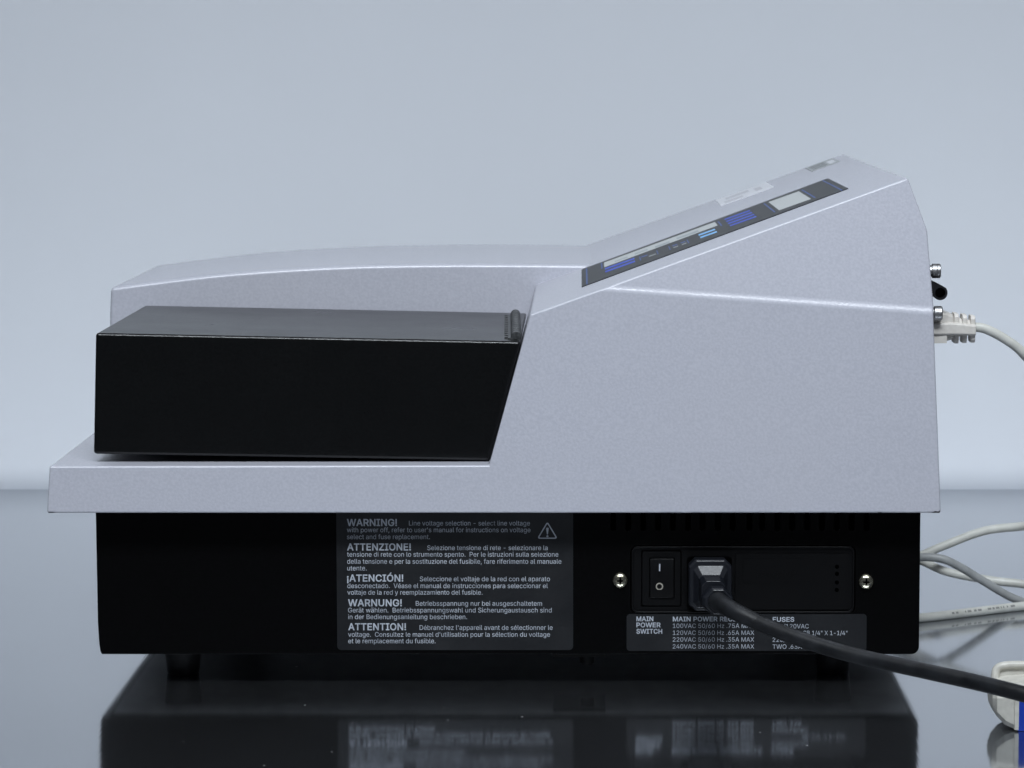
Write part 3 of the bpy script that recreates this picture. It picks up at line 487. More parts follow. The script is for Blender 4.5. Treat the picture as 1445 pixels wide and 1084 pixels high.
        'b': (424, "229 -8 208 -7 189 -3 172 4 159 12 147 21 138 31 130 41 123 50 118 59 112 59 112 0 53 0 53 509 114 509 114 319 118 319 123 327 130 336 137 346 147 355 158 364 171 373 188 379 207 383 229 384 259 382 287 374 313 361 335 342 354 320 370 293 381 261 388 227 390 189 388 151 381 116 370 84 355 57 336 34 313 16 288 3 260 -6 220 47 242 49 262 55 279 66 294 80 306 97 316 117 323 139 327 163 328 189 327 215 323 239 316 261 307 281 295 298 280 311 262 322 243 328 220 330 198 328 178 322 161 312 147 299 134 282 125 263 118 241 114 216 113 189 114 162 118 138 125 115 135 95 147 78 162 65 179 55 198 49", "11 10 12 71 70 12 70 69 12 13 12 69 69 15 13 73 72 10 12 10 72 71 12 72 15 69 68 68 67 15 2 78 3 78 77 3 22 63 62 62 23 22 3 77 4 5 4 77 77 76 5 6 5 76 20 19 64 64 63 20 21 20 63 63 22 21 6 76 7 8 7 76 76 75 8 9 8 75 75 74 9 10 9 74 73 10 74 15 67 66 16 15 66 66 65 16 17 16 65 65 64 17 18 17 64 64 19 18 13 15 14 61 25 24 44 0 42 43 1 0 0 44 43 25 61 60 60 26 25 58 27 59 46 45 41 41 45 42 44 42 45 26 60 59 59 27 26 37 36 49 50 49 36 36 35 50 51 50 35 35 34 51 52 51 34 53 52 34 34 33 53 54 53 33 33 32 54 55 54 32 32 31 55 46 41 40 40 39 46 47 46 39 39 38 47 48 47 38 38 37 48 37 49 48 55 31 56 31 30 56 57 56 30 30 29 57 58 57 29 29 28 58 27 58 28 78 2 1 1 43 78 61 24 62 23 62 24"),
        'c': (396, "207 -8 174 -5 144 3 117 16 93 35 72 58 56 85 44 116 37 150 34 187 37 225 44 260 56 291 72 318 93 341 117 360 144 374 174 382 207 384 226 384 243 381 260 377 276 371 291 364 305 356 318 346 330 335 340 322 349 308 356 293 362 277 303 262 300 272 295 281 290 289 284 297 278 304 270 311 261 316 252 321 242 325 231 328 220 329 207 330 184 328 163 321 145 310 130 296 118 278 108 258 102 236 98 212 96 187 98 163 102 139 108 117 118 97 130 80 145 66 163 55 184 49 207 46 220 47 232 49 243 52 253 55 262 60 271 66 279 73 285 80 292 89 297 98 301 107 304 117 363 102 357 86 350 70 341 56 331 43 319 32 306 21 292 12 277 5 261 -1 244 -5 226 -7", "6 5 56 56 55 6 7 6 55 55 54 7 8 7 54 54 53 8 9 8 53 53 52 9 52 51 9 10 9 51 51 50 10 11 10 50 50 49 11 12 11 49 41 19 42 18 42 19 85 62 0 61 0 62 42 18 43 0 61 1 61 60 1 2 1 60 59 2 60 16 45 44 17 16 44 44 43 17 43 18 17 2 59 3 59 58 3 4 3 58 58 57 4 5 4 57 56 5 57 12 49 48 13 12 48 48 47 13 14 13 47 47 46 14 15 14 46 46 45 15 45 16 15 84 64 63 64 84 83 83 65 64 39 21 40 20 40 21 65 83 82 82 66 65 37 23 38 23 22 38 39 38 22 21 39 22 78 77 70 71 70 77 77 76 71 72 71 76 76 75 72 73 72 75 75 74 73 30 29 31 32 31 29 29 28 32 33 32 28 28 27 33 66 82 81 67 66 81 81 80 67 68 67 80 80 79 68 69 68 79 79 78 69 78 70 69 33 27 34 27 26 34 35 34 26 26 25 35 36 35 25 25 24 36 37 36 24 23 37 24 84 63 85 62 85 63 40 20 41 19 41 20"),
        'd': (424, "195 -8 165 -6 137 3 111 16 89 34 70 57 55 84 43 116 36 151 34 189 36 227 43 261 55 293 70 320 89 342 112 361 137 374 165 382 196 384 218 383 237 379 253 373 267 364 278 355 287 346 295 336 301 327 306 319 311 319 311 509 372 509 372 0 313 0 313 59 307 59 301 50 295 41 287 31 277 21 266 12 252 4 236 -3 217 -7 205 47 226 49 246 55 263 65 278 78 290 95 299 115 306 138 310 162 312 189 310 216 306 241 300 263 290 282 278 299 263 312 246 322 227 328 205 330 182 328 162 322 145 311 130 298 118 281 108 261 102 239 98 215 96 189 98 163 102 139 109 117 118 97 130 80 145 66 162 55 182 49", "7 6 73 73 72 7 8 7 72 72 71 8 9 8 71 71 70 9 70 69 9 10 9 69 69 68 10 11 10 68 68 67 11 12 11 67 64 63 16 64 16 15 77 1 78 42 43 0 78 1 0 0 43 78 61 18 62 17 62 18 1 77 2 76 2 77 62 17 63 16 63 17 2 76 3 4 3 76 76 75 4 5 4 75 75 74 5 6 5 74 73 6 74 12 67 66 13 12 66 66 65 13 14 13 65 65 64 14 64 15 14 60 20 19 44 41 40 40 45 44 59 21 60 20 60 21 24 23 58 45 40 39 39 38 45 46 45 38 38 37 46 58 23 59 23 22 59 21 59 22 31 33 32 31 52 51 52 31 53 31 30 53 28 53 30 50 49 33 33 31 50 31 51 50 53 28 54 55 54 28 56 55 28 27 56 28 28 30 29 46 37 36 36 35 46 47 46 35 35 34 47 48 47 34 34 33 48 33 49 48 56 27 57 27 26 57 58 57 26 26 25 58 24 58 25 41 44 42 43 42 44 60 19 61 18 61 19"),
        'e': (404, "212 -8 177 -5 145 3 117 16 92 35 72 58 56 85 44 116 37 150 34 187 36 224 44 258 55 290 71 317 91 340 115 359 142 373 172 382 205 384 226 383 246 380 266 374 285 366 303 355 319 341 334 324 347 305 357 282 365 256 370 227 371 194 371 169 75 169 75 221 338 221 310 202 308 226 304 248 298 269 288 286 277 301 263 314 246 323 227 328 205 330 183 328 164 323 146 313 131 301 119 286 109 270 102 251 97 231 96 211 96 178 98 151 102 127 110 106 121 88 135 73 151 61 169 53 190 48 212 46 227 47 241 49 254 53 265 58 276 65 285 73 294 82 300 93 306 105 365 91 358 72 348 55 335 39 320 26 302 14 283 4 261 -3 237 -7 309 221 97 221 96 169", "8 7 32 9 8 32 35 34 82 52 51 33 7 6 56 56 55 7 32 7 55 54 53 32 53 33 32 9 32 33 10 9 33 11 10 33 33 51 11 12 11 51 51 50 12 13 12 50 48 47 15 47 16 15 0 63 62 45 44 18 0 62 1 61 1 62 17 46 45 45 18 17 1 61 2 61 60 2 3 2 60 59 3 60 16 47 46 46 17 16 3 59 4 59 58 4 5 4 58 58 57 5 6 5 57 56 6 57 13 50 49 14 13 49 49 48 14 48 15 14 64 81 65 65 81 80 80 66 65 42 20 43 19 43 20 66 80 79 79 67 66 42 41 22 22 21 42 20 42 21 30 29 34 29 28 34 75 74 71 72 71 74 74 73 72 31 35 54 31 30 35 30 34 35 37 36 34 34 28 37 28 27 37 67 79 78 68 67 78 78 77 68 69 68 77 77 76 69 70 69 76 76 75 70 75 71 70 37 27 38 27 26 38 39 38 26 26 25 39 40 39 25 25 24 40 24 23 40 41 40 23 22 41 23 81 64 0 63 0 64 53 54 35 43 19 44 18 44 19 32 55 84 54 32 84 52 33 83 34 36 82 33 53 83 53 35 82 53 82 83 31 54 84"),
        'f': (254, "228 379 228 327 6 327 6 379 81 0 81 432 82 452 87 470 96 486 107 499 120 510 135 519 152 525 169 529 187 530 201 530 212 529 222 527 231 525 238 523 243 521 227 468 215 472 209 473 202 474 195 474 178 472 164 468 154 460 147 449 143 435 142 419 142 0 81 327 81 379 142 379 142 327", "33 36 34 36 33 32 31 30 5 6 5 30 30 29 6 7 6 29 8 7 29 29 28 8 9 8 28 28 10 9 26 14 13 15 25 24 14 26 25 25 15 14 20 19 21 22 21 19 19 18 22 17 22 18 22 17 23 17 16 23 24 23 16 15 24 16 10 28 27 11 10 27 12 11 27 27 26 12 26 13 12 34 35 31 4 32 33 3 2 33 34 3 33 31 5 34 1 0 35 36 1 35 35 34 36"),
        'g': (425, "207 -151 180 -149 156 -146 134 -140 114 -132 97 -122 82 -110 70 -97 59 -84 51 -69 101 -41 107 -49 114 -57 122 -66 131 -74 142 -82 154 -88 169 -93 187 -96 207 -97 236 -95 261 -87 282 -75 298 -58 308 -34 311 -6 311 68 306 68 301 60 294 51 287 41 277 32 266 23 252 16 236 10 217 6 195 5 165 7 138 14 113 27 90 43 71 65 55 90 43 120 36 154 34 191 36 229 43 263 55 293 71 320 90 342 112 361 138 374 166 382 196 384 218 383 237 379 253 373 267 365 279 356 288 346 296 336 302 327 308 319 313 319 313 379 372 379 372 -9 370 -40 363 -67 350 -90 334 -109 314 -124 291 -136 265 -144 237 -149 205 59 227 61 246 66 264 75 278 87 290 103 300 121 307 142 311 166 312 193 311 219 307 242 300 264 291 283 279 299 264 312 247 322 227 328 205 330 182 328 163 322 145 312 130 298 118 282 109 262 102 241 98 218 96 193 98 167 102 144 109 123 118 104 131 88 145 76 163 66 183 61", "8 7 12 12 11 8 11 10 8 9 8 10 43 42 106 106 105 43 44 43 105 105 104 44 45 44 104 104 103 45 103 102 45 46 45 102 102 101 46 47 46 101 101 100 47 48 47 100 16 15 3 3 15 4 1 17 2 36 76 111 94 54 95 17 1 18 36 111 37 110 37 111 53 96 95 95 54 53 16 3 2 2 17 16 37 110 38 109 38 110 52 97 96 96 53 52 4 15 5 15 14 5 6 5 14 14 13 6 7 6 13 12 7 13 38 109 39 40 39 109 109 108 40 41 40 108 108 107 41 42 41 107 106 42 107 48 100 99 49 48 99 99 98 49 50 49 98 98 97 50 51 50 97 97 52 51 19 0 75 20 19 75 77 35 34 34 33 77 33 78 77 92 57 93 57 56 93 55 93 56 79 31 30 60 59 91 20 75 74 74 21 20 78 33 32 32 31 78 31 79 78 91 59 92 59 58 92 57 92 58 68 67 25 26 25 67 85 84 67 67 66 85 86 85 66 65 64 66 71 70 23 70 69 23 24 23 69 69 68 24 68 25 24 83 82 26 26 67 83 67 84 83 86 66 87 66 64 87 88 87 64 89 88 64 63 89 64 21 74 73 22 21 73 73 72 22 72 71 22 71 23 22 79 30 29 29 28 79 80 79 28 28 27 80 81 80 27 27 26 81 26 82 81 89 63 90 63 62 90 91 90 62 62 61 91 60 91 61 18 1 0 0 19 18 76 36 35 35 77 76 93 55 94 54 94 55"),
        'h': (410, "114 227 114 0 53 0 53 509 114 509 114 287 102 287 116 319 132 344 152 362 175 374 200 382 227 384 252 383 275 377 295 369 313 356 328 340 341 321 350 298 355 271 357 240 357 0 296 0 296 235 293 263 286 286 273 304 256 318 235 326 210 329 192 328 176 324 161 317 147 308 136 297 126 283 119 266 115 248 114 314", "3 2 6 2 1 0 6 2 0 0 38 6 10 32 31 9 33 32 32 10 9 8 34 33 33 9 8 6 38 37 5 6 37 37 36 5 36 35 5 7 5 35 35 34 7 34 8 7 3 6 4 12 29 13 29 12 30 11 30 12 13 29 28 28 14 13 24 23 22 22 21 24 24 21 25 21 20 25 20 19 25 26 25 19 19 18 26 18 17 26 27 26 17 17 16 27 16 15 27 28 27 15 14 28 15 30 11 31 10 31 11 5 7 39 6 5 39 4 6 39"),
        'i': (167, "53 0 53 379 114 379 114 0 84 443 73 444 63 448 54 455 47 463 43 472 41 483 43 494 47 504 54 512 63 518 73 522 84 524 95 522 105 518 114 512 121 504 125 494 126 483 125 472 121 463 114 455 105 448 95 444", "10 9 8 11 10 12 13 7 6 14 5 15 5 14 6 13 6 14 10 8 7 7 13 10 12 10 13 17 16 27 26 18 27 17 27 18 24 23 22 24 22 25 19 25 22 20 19 22 22 21 20 18 26 25 25 19 18 1 0 3 3 2 1 27 16 4 5 4 16 15 5 16"),
        'j': (167, "53 379 114 379 114 -30 112 -52 108 -72 102 -90 92 -106 80 -119 65 -129 47 -137 27 -141 4 -143 -10 -143 -10 -87 2 -87 18 -85 31 -80 40 -72 47 -61 51 -46 53 -29 83 443 72 444 62 448 53 455 47 463 42 472 41 483 42 494 47 504 53 512 62 518 72 522 83 524 95 522 105 518 114 512 120 504 125 494 126 483 125 472 120 463 114 455 105 448 95 444", "14 11 15 11 14 12 13 12 14 15 11 10 30 23 31 23 30 24 15 10 9 16 15 9 27 26 25 25 24 27 24 30 27 30 29 27 28 27 29 34 33 44 44 35 34 44 33 21 22 21 33 32 22 33 40 39 41 39 38 37 41 39 42 36 42 39 39 37 36 35 44 43 43 42 35 42 36 35 16 9 8 8 7 16 17 16 7 7 6 17 18 17 6 6 5 18 5 4 18 19 18 4 4 3 19 20 19 3 3 2 20 2 1 20 0 20 1 31 23 22 22 32 31"),
        'l': (189, "139 -2 112 0 91 8 74 20 62 37 55 59 53 84 53 509 114 509 114 99 114 83 117 71 120 62 126 57 135 53 146 52 160 53 170 54 181 3 162 -1 154 -2 147 -2", "5 4 11 11 10 5 6 5 10 10 9 6 7 6 9 9 8 7 14 0 15 16 20 19 19 18 16 18 17 16 15 0 21 21 20 15 20 16 15 0 14 1 14 13 1 2 1 13 13 12 2 3 2 12 4 3 12 11 4 12"),
        'm': (610, "53 0 53 379 112 379 112 295 108 295 114 314 122 331 132 346 144 358 158 368 172 376 187 382 203 385 219 386 245 383 268 375 287 361 303 342 314 320 321 295 312 295 318 312 326 329 337 343 350 356 364 366 381 375 398 381 417 385 437 386 458 385 478 380 497 372 514 361 529 346 541 328 550 307 555 283 557 255 557 0 496 0 496 254 493 279 485 298 473 313 456 323 438 329 419 330 402 329 387 326 374 320 363 312 353 302 345 290 340 277 336 263 335 247 335 0 274 0 274 260 272 280 265 297 253 311 238 322 220 328 199 330 185 329 171 326 158 320 145 312 135 302 126 289 119 274 115 257 114 238 114 0 112 310 317 309", "75 74 0 1 0 74 4 1 74 74 73 4 68 67 8 67 9 8 6 70 69 7 6 69 69 68 7 68 8 7 4 73 72 3 4 72 72 71 3 71 70 3 5 3 70 70 6 5 1 4 2 65 11 66 10 66 11 64 63 14 13 12 64 64 14 13 64 12 65 11 65 12 59 20 60 61 60 20 20 18 61 18 17 61 62 61 17 17 16 62 62 16 63 16 15 63 14 63 15 9 67 66 66 10 9 55 54 19 54 53 19 50 25 24 26 49 48 48 27 26 25 50 49 49 26 25 19 53 52 21 19 52 22 21 52 52 51 22 23 22 51 51 50 23 50 24 23 29 47 46 31 30 45 46 45 30 29 46 30 41 40 39 39 38 41 38 37 41 41 37 42 37 36 42 43 42 36 36 35 43 35 34 43 44 43 34 34 33 44 33 32 44 45 44 32 31 45 32 27 48 47 28 27 47 47 29 28 57 56 58 59 58 56 56 55 59 20 59 55 55 19 20 20 19 77 3 5 76 4 3 76 2 4 76 19 21 77 18 20 77"),
        'n': (410, "114 227 114 0 53 0 53 379 112 379 112 287 102 287 116 319 132 344 152 362 175 374 200 382 227 384 252 383 275 377 295 369 313 356 328 340 341 321 350 298 355 271 357 240 357 0 296 0 296 235 293 263 286 286 273 304 256 318 235 326 210 329 192 328 176 324 161 317 147 308 136 297 126 283 119 266 115 248 112 310", "1 0 2 3 2 0 6 3 0 0 38 6 3 6 4 10 32 31 9 33 32 32 10 9 8 34 33 33 9 8 6 38 37 5 6 37 37 36 5 36 35 5 7 5 35 35 34 7 34 8 7 12 29 13 29 12 30 11 30 12 13 29 28 28 14 13 24 23 22 22 21 24 24 21 25 21 20 25 20 19 25 26 25 19 19 18 26 18 17 26 27 26 17 17 16 27 16 15 27 28 27 15 14 28 15 30 11 31 10 31 11 5 7 39 6 5 39 4 6 39"),
        'o': (415, "207 -8 174 -5 144 3 117 16 93 35 72 58 56 85 44 116 37 150 34 187 37 225 44 260 56 291 72 318 93 341 117 360 144 374 174 382 207 384 241 382 271 374 299 360 323 341 343 318 359 291 371 260 379 225 381 187 379 150 371 116 359 85 343 58 323 35 299 16 271 3 241 -5 207 46 231 49 252 55 270 66 285 80 298 97 307 117 314 139 318 163 319 187 318 212 314 236 307 258 298 278 285 296 270 310 252 321 231 328 207 330 184 328 163 321 145 310 130 296 118 278 108 258 102 236 98 212 96 187 98 163 102 139 108 117 118 97 130 80 145 66 163 55 184 49", "7 6 66 66 65 7 8 7 65 65 64 8 9 8 64 64 63 9 63 62 9 10 9 62 62 61 10 11 10 61 61 60 11 12 11 60 0 36 1 36 71 1 1 71 2 71 70 2 3 2 70 69 3 70 57 56 15 16 15 56 56 55 16 55 17 16 3 69 4 69 68 4 5 4 68 68 67 5 6 5 67 66 6 67 12 60 59 13 12 59 59 58 13 14 13 58 58 57 14 57 15 14 54 53 19 18 54 19 37 35 34 38 37 34 34 33 38 39 38 33 51 21 52 21 20 52 53 52 20 19 53 20 30 29 42 43 42 29 29 28 43 44 43 28 28 27 44 45 44 27 46 45 27 27 26 46 47 46 26 26 25 47 48 47 25 25 24 48 39 33 32 40 39 32 32 31 40 41 40 31 31 30 41 30 42 41 48 24 49 24 23 49 50 49 23 23 22 50 51 50 22 21 51 22 35 37 0 36 0 37 17 55 54 54 18 17"),
        'p': (424, "53 -143 53 379 112 379 112 319 118 319 123 327 130 336 137 346 147 355 158 364 171 373 188 379 207 383 229 384 259 382 287 374 313 361 335 342 354 320 370 293 381 261 388 227 390 189 388 151 381 116 370 84 355 57 336 34 313 16 288 3 260 -6 229 -8 208 -7 189 -3 173 4 159 12 147 21 138 31 130 41 124 50 118 59 114 59 114 -143 220 47 242 49 262 55 279 66 294 80 306 97 316 117 323 139 327 163 328 189 327 215 323 239 316 261 307 281 295 298 280 311 262 322 243 328 220 330 198 328 178 322 161 312 147 299 134 282 125 263 118 241 114 216 113 189 114 162 118 138 125 115 135 95 147 78 162 65 179 55 198 49", "3 2 1 41 71 0 1 0 71 71 70 1 70 69 1 0 42 41 73 72 41 71 41 72 1 69 68 3 1 68 68 67 3 33 78 34 78 77 34 10 63 62 62 11 10 34 77 35 36 35 77 77 76 36 37 36 76 8 7 64 64 63 8 9 8 63 63 10 9 37 76 38 39 38 76 76 75 39 40 39 75 75 74 40 41 40 74 73 41 74 3 67 66 4 3 66 66 65 4 5 4 65 65 64 5 6 5 64 64 7 6 61 13 12 44 31 30 43 32 31 31 44 43 13 61 60 60 14 13 58 15 59 46 45 29 29 45 30 44 30 45 14 60 59 59 15 14 25 24 49 50 49 24 24 23 50 51 50 23 23 22 51 52 51 22 53 52 22 22 21 53 54 53 21 21 20 54 55 54 20 20 19 55 46 29 28 28 27 46 47 46 27 27 26 47 48 47 26 26 25 48 25 49 48 55 19 56 19 18 56 57 56 18 18 17 57 58 57 17 17 16 58 15 58 16 78 33 32 32 43 78 61 12 62 11 62 12"),
        'r': (259, "53 0 53 379 112 379 112 321 115 321 124 339 137 354 152 367 171 377 191 383 213 385 229 384 243 384 243 322 230 324 223 325 215 326 207 326 190 324 174 321 159 315 146 306 135 296 126 284 119 269 115 254 114 237 114 0", "27 26 0 1 0 26 26 25 1 3 1 25 1 3 2 23 22 4 22 21 4 5 4 21 3 25 24 24 23 3 23 4 3 17 9 18 8 7 19 19 18 8 18 9 8 13 12 14 11 14 12 14 11 15 16 15 11 10 16 11 16 10 17 9 17 10 5 21 20 6 5 20 20 19 6 19 7 6"),
        's': (365, "182 -8 157 -7 133 -3 112 3 93 12 76 24 62 38 50 54 41 73 36 94 94 107 101 87 111 72 124 60 141 52 160 47 181 45 206 47 227 53 244 62 258 74 265 88 268 103 266 115 262 126 254 136 243 144 229 150 212 155 149 170 118 180 92 192 72 208 58 227 50 249 47 274 49 295 55 314 65 332 79 347 95 360 115 370 137 378 161 383 187 384 212 383 234 379 254 372 271 363 286 352 299 339 309 324 318 308 324 290 268 277 262 291 254 304 243 316 228 325 210 331 187 333 166 331 147 326 131 317 119 305 111 292 109 277 110 264 115 253 124 243 136 235 152 229 172 223 229 209 261 200 287 187 306 171 320 153 328 131 331 107 329 85 323 65 312 47 298 31 281 18 260 6 236 -2 210 -7", "5 12 6 12 11 6 7 6 11 8 7 11 11 10 8 9 8 10 34 33 67 35 34 67 67 66 35 36 35 66 66 65 36 37 36 65 38 37 65 0 16 1 16 15 1 71 29 72 1 15 2 15 14 2 3 2 14 13 3 14 29 71 30 70 30 71 41 63 62 42 41 62 62 61 42 61 43 42 3 13 4 5 4 13 12 5 13 30 70 31 70 69 31 32 31 69 69 68 32 33 32 68 67 33 68 38 65 64 39 38 64 40 39 64 64 63 40 63 41 40 27 73 28 60 59 45 44 60 45 17 87 86 18 17 86 86 85 18 85 19 18 26 74 27 73 27 74 47 46 58 59 58 46 45 59 46 82 81 21 81 80 21 22 21 80 80 79 22 23 22 79 79 78 23 78 77 23 24 23 77 77 76 24 53 52 54 55 54 52 52 51 55 19 85 84 20 19 84 84 83 20 83 82 20 82 21 20 24 76 25 76 75 25 26 25 75 74 26 75 55 51 56 51 50 56 50 49 56 57 56 49 49 48 57 58 57 48 47 58 48 16 0 87 87 17 16 72 29 28 28 73 72 43 61 60 60 44 43"),
        't': (227, "204 379 204 327 6 327 6 379 65 471 126 471 126 98 127 83 130 70 136 61 144 55 156 51 170 50 185 51 202 54 213 2 207 0 200 -2 192 -3 184 -3 176 -4 168 -4 138 -1 113 7 92 21 77 41 68 64 65 93 126 379 126 327 65 327 65 379", "23 9 24 25 24 9 9 8 25 26 25 8 8 7 26 27 26 7 7 6 27 29 30 6 12 20 19 19 13 12 20 12 21 11 21 12 16 15 14 13 19 18 18 17 13 17 16 13 16 14 13 21 11 22 11 10 22 23 22 10 9 23 10 28 31 29 31 28 5 1 0 28 29 1 28 27 6 30 3 2 30 31 3 30 30 29 31 5 4 31"),
        'u': (410, "182 -5 158 -3 135 2 115 11 97 23 82 39 69 59 60 82 54 109 53 139 53 379 114 379 114 144 116 117 124 94 137 75 154 61 175 53 200 50 218 51 234 55 249 62 263 71 274 83 283 97 290 113 295 132 296 153 296 379 357 379 357 0 298 0 298 92 307 92 294 60 277 35 257 17 234 5 209 -3 298 70", "10 9 12 12 11 10 17 0 18 0 17 1 16 1 17 1 16 2 3 2 16 15 3 16 3 15 4 5 4 15 15 14 5 6 5 14 7 6 14 14 13 7 8 7 13 9 8 13 12 9 13 19 38 37 37 20 19 20 37 36 21 20 36 36 35 21 35 22 21 30 33 31 32 33 25 26 25 33 27 26 33 33 30 27 30 29 27 28 27 29 22 35 34 23 22 34 34 32 23 24 23 32 32 25 24 18 0 38 38 19 18 32 34 39 33 32 39 31 33 39"),
        'v': (389, "163 0 17 379 84 379 165 155 173 132 180 110 187 87 193 64 199 42 206 21 184 21 191 42 197 64 203 87 209 110 216 132 224 155 305 379 371 379 226 0 195 58", "3 0 4 0 3 1 2 1 3 6 11 7 10 11 0 11 6 0 6 5 0 4 0 5 12 8 13 16 15 19 19 18 16 18 17 16 8 9 19 13 8 19 14 13 19 19 15 14 10 0 19 19 9 10 11 10 9 9 8 11 11 8 20 8 12 20 7 11 20"),
        'w': (567, "138 0 23 379 87 379 133 214 140 190 147 164 154 137 161 107 168 75 175 41 165 41 172 74 179 105 186 135 192 163 199 189 206 214 252 379 316 379 362 214 368 189 375 163 382 136 388 106 395 75 402 41 391 41 399 75 406 106 413 135 420 163 427 189 434 214 480 379 545 379 429 0 368 0 319 172 305 225 300 243 295 262 291 280 277 338 291 338 277 280 263 225 258 207 253 189 248 172 199 0 170 66 397 67 284 309", "2 1 3 4 0 5 0 4 1 3 1 4 10 9 50 10 8 0 8 7 0 7 6 0 5 0 6 12 49 48 13 12 48 14 13 48 15 14 48 48 47 15 16 15 47 47 46 16 46 45 16 45 44 16 44 42 16 42 17 16 10 0 49 9 10 49 11 9 49 49 12 11 43 41 18 19 37 20 22 21 37 20 37 21 37 19 38 39 38 19 40 39 19 41 40 19 18 41 19 23 26 24 26 25 51 34 33 32 30 29 35 31 30 35 35 34 31 34 32 31 27 25 35 28 27 35 35 29 28 35 25 36 25 26 36 26 23 36 37 36 23 22 37 23 43 42 52 17 42 43 43 18 17 9 11 50 8 10 50 25 27 51 24 26 51 42 44 52 41 43 52"),
        'y': (389, "47 -139 61 -86 71 -87 83 -89 94 -90 104 -89 113 -86 122 -81 130 -74 138 -64 145 -51 151 -36 163 -1 17 379 84 379 165 155 173 132 180 109 187 87 193 64 199 42 206 21 184 21 190 42 196 64 202 87 209 110 216 132 224 155 305 379 371 379 204 -58 196 -77 187 -93 177 -107 165 -119 153 -128 139 -136 125 -141 109 -144 91 -145 82 -145 73 -144 65 -143 57 -142 52 -140 195 58", "45 44 1 45 1 0 41 3 42 43 42 3 2 43 3 43 2 44 1 44 2 4 40 39 5 4 39 5 39 38 6 5 38 38 37 6 7 6 37 40 4 41 3 41 4 22 23 12 23 18 12 18 17 12 16 12 17 46 20 24 20 25 24 26 21 27 29 28 30 30 28 21 27 21 28 30 21 31 25 20 21 21 26 25 31 21 12 22 12 21 21 20 22 23 22 20 20 46 23 18 23 19 7 37 36 36 35 7 8 7 35 35 34 8 9 8 34 34 33 9 10 9 33 33 32 10 32 31 10 11 10 31 31 12 11 16 15 12 14 13 15 15 13 12 19 23 46"),
        'z': (380, "42 0 42 46 254 320 254 323 48 323 48 379 333 379 333 331 126 60 126 56 339 56 339 0", "1 0 9 9 8 1 1 8 2 3 2 7 7 2 8 3 7 6 9 0 11 11 10 9 5 4 3 3 6 5"),
        'ä': (389, "160 -9 137 -7 115 -3 94 5 76 15 60 29 48 45 38 63 32 84 30 108 32 128 36 146 43 161 53 174 64 184 78 193 92 200 108 206 125 211 143 214 161 217 178 220 234 227 247 229 257 231 265 235 271 240 274 246 276 255 275 272 272 285 267 297 260 307 251 315 240 322 227 327 212 330 196 331 178 330 163 327 149 322 137 316 127 309 118 301 110 292 104 283 100 274 41 291 51 313 64 331 79 346 95 358 114 368 133 375 153 380 173 383 194 384 208 384 223 382 239 379 255 375 271 369 286 360 300 350 312 336 322 320 330 301 335 278 337 251 337 0 277 0 277 52 272 52 267 43 260 34 252 25 242 16 229 8 215 1 199 -4 181 -7 170 45 192 47 211 51 228 59 242 68 254 80 263 93 270 108 274 122 276 138 276 190 272 187 267 184 259 182 251 180 241 178 231 176 200 171 175 168 161 166 147 163 134 159 122 153 112 147 103 139 97 130 93 118 92 105 93 93 96 82 102 72 109 64 119 57 130 52 142 48 156 46 261 443 251 444 241 448 233 455 226 463 222 472 221 483 222 494 226 503 233 512 241 518 251 522 261 523 272 522 281 518 290 512 296 503 300 494 301 483 300 472 296 463 290 455 281 448 272 444 117 443 107 444 97 448 89 455 82 463 78 472 77 483 78 494 82 503 89 512 97 518 107 522 117 523 128 522 138 518 146 512 152 503 156 494 158 483 156 472 152 463 146 455 138 448 128 444", "146 145 147 5 4 112 112 111 5 6 5 111 111 110 6 7 6 110 110 109 7 8 7 109 109 108 8 9 8 108 108 107 9 10 9 107 11 10 107 107 106 11 12 11 106 13 12 106 106 105 13 14 13 105 15 14 105 48 47 46 46 45 48 147 145 144 144 150 147 150 149 147 148 147 149 100 99 20 99 21 20 0 81 116 19 101 100 100 20 19 162 161 160 160 159 162 159 158 156 157 156 158 0 116 1 116 115 1 2 1 115 114 2 115 18 102 101 101 19 18 52 41 40 53 52 40 40 39 53 39 54 53 164 163 162 141 164 162 162 159 141 153 141 159 159 156 153 154 153 156 155 154 156 2 114 3 114 113 3 4 3 113 112 4 113 15 105 104 16 15 104 104 103 16 17 16 103 103 102 17 102 18 17 48 45 44 49 48 44 44 43 49 50 49 43 43 42 50 51 50 42 42 41 51 41 52 51 143 142 141 144 143 141 150 144 141 141 153 150 151 150 153 152 151 153 37 56 38 82 80 79 36 57 37 56 37 57 123 122 121 124 123 125 82 79 78 83 82 78 78 77 83 35 58 36 57 36 58 22 97 96 95 94 23 22 96 95 95 23 22 83 77 76 84 83 76 76 75 84 97 22 98 34 60 35 60 59 35 58 35 59 123 121 120 120 126 123 125 123 126 71 70 69 68 67 28 137 136 138 136 135 138 135 134 132 133 132 134 88 87 71 71 69 88 89 88 69 90 89 69 69 68 90 68 91 90 93 92 91 26 25 91 91 68 26 27 26 68 68 28 27 28 67 29 67 66 29 30 29 66 66 65 30 31 30 65 65 64 31 32 31 64 64 63 32 63 62 32 139 138 140 117 140 138 138 135 117 129 117 135 135 132 129 130 129 132 132 131 130 84 75 74 85 84 74 74 73 85 73 72 85 86 85 72 72 71 86 71 87 86 23 94 93 24 23 93 93 91 24 91 25 24 32 62 33 62 61 33 34 33 61 60 34 61 119 118 117 120 119 117 126 120 117 117 129 126 127 126 129 128 127 129 81 0 80 80 82 81 21 99 98 98 22 21 54 39 38 55 54 38 38 56 55"),
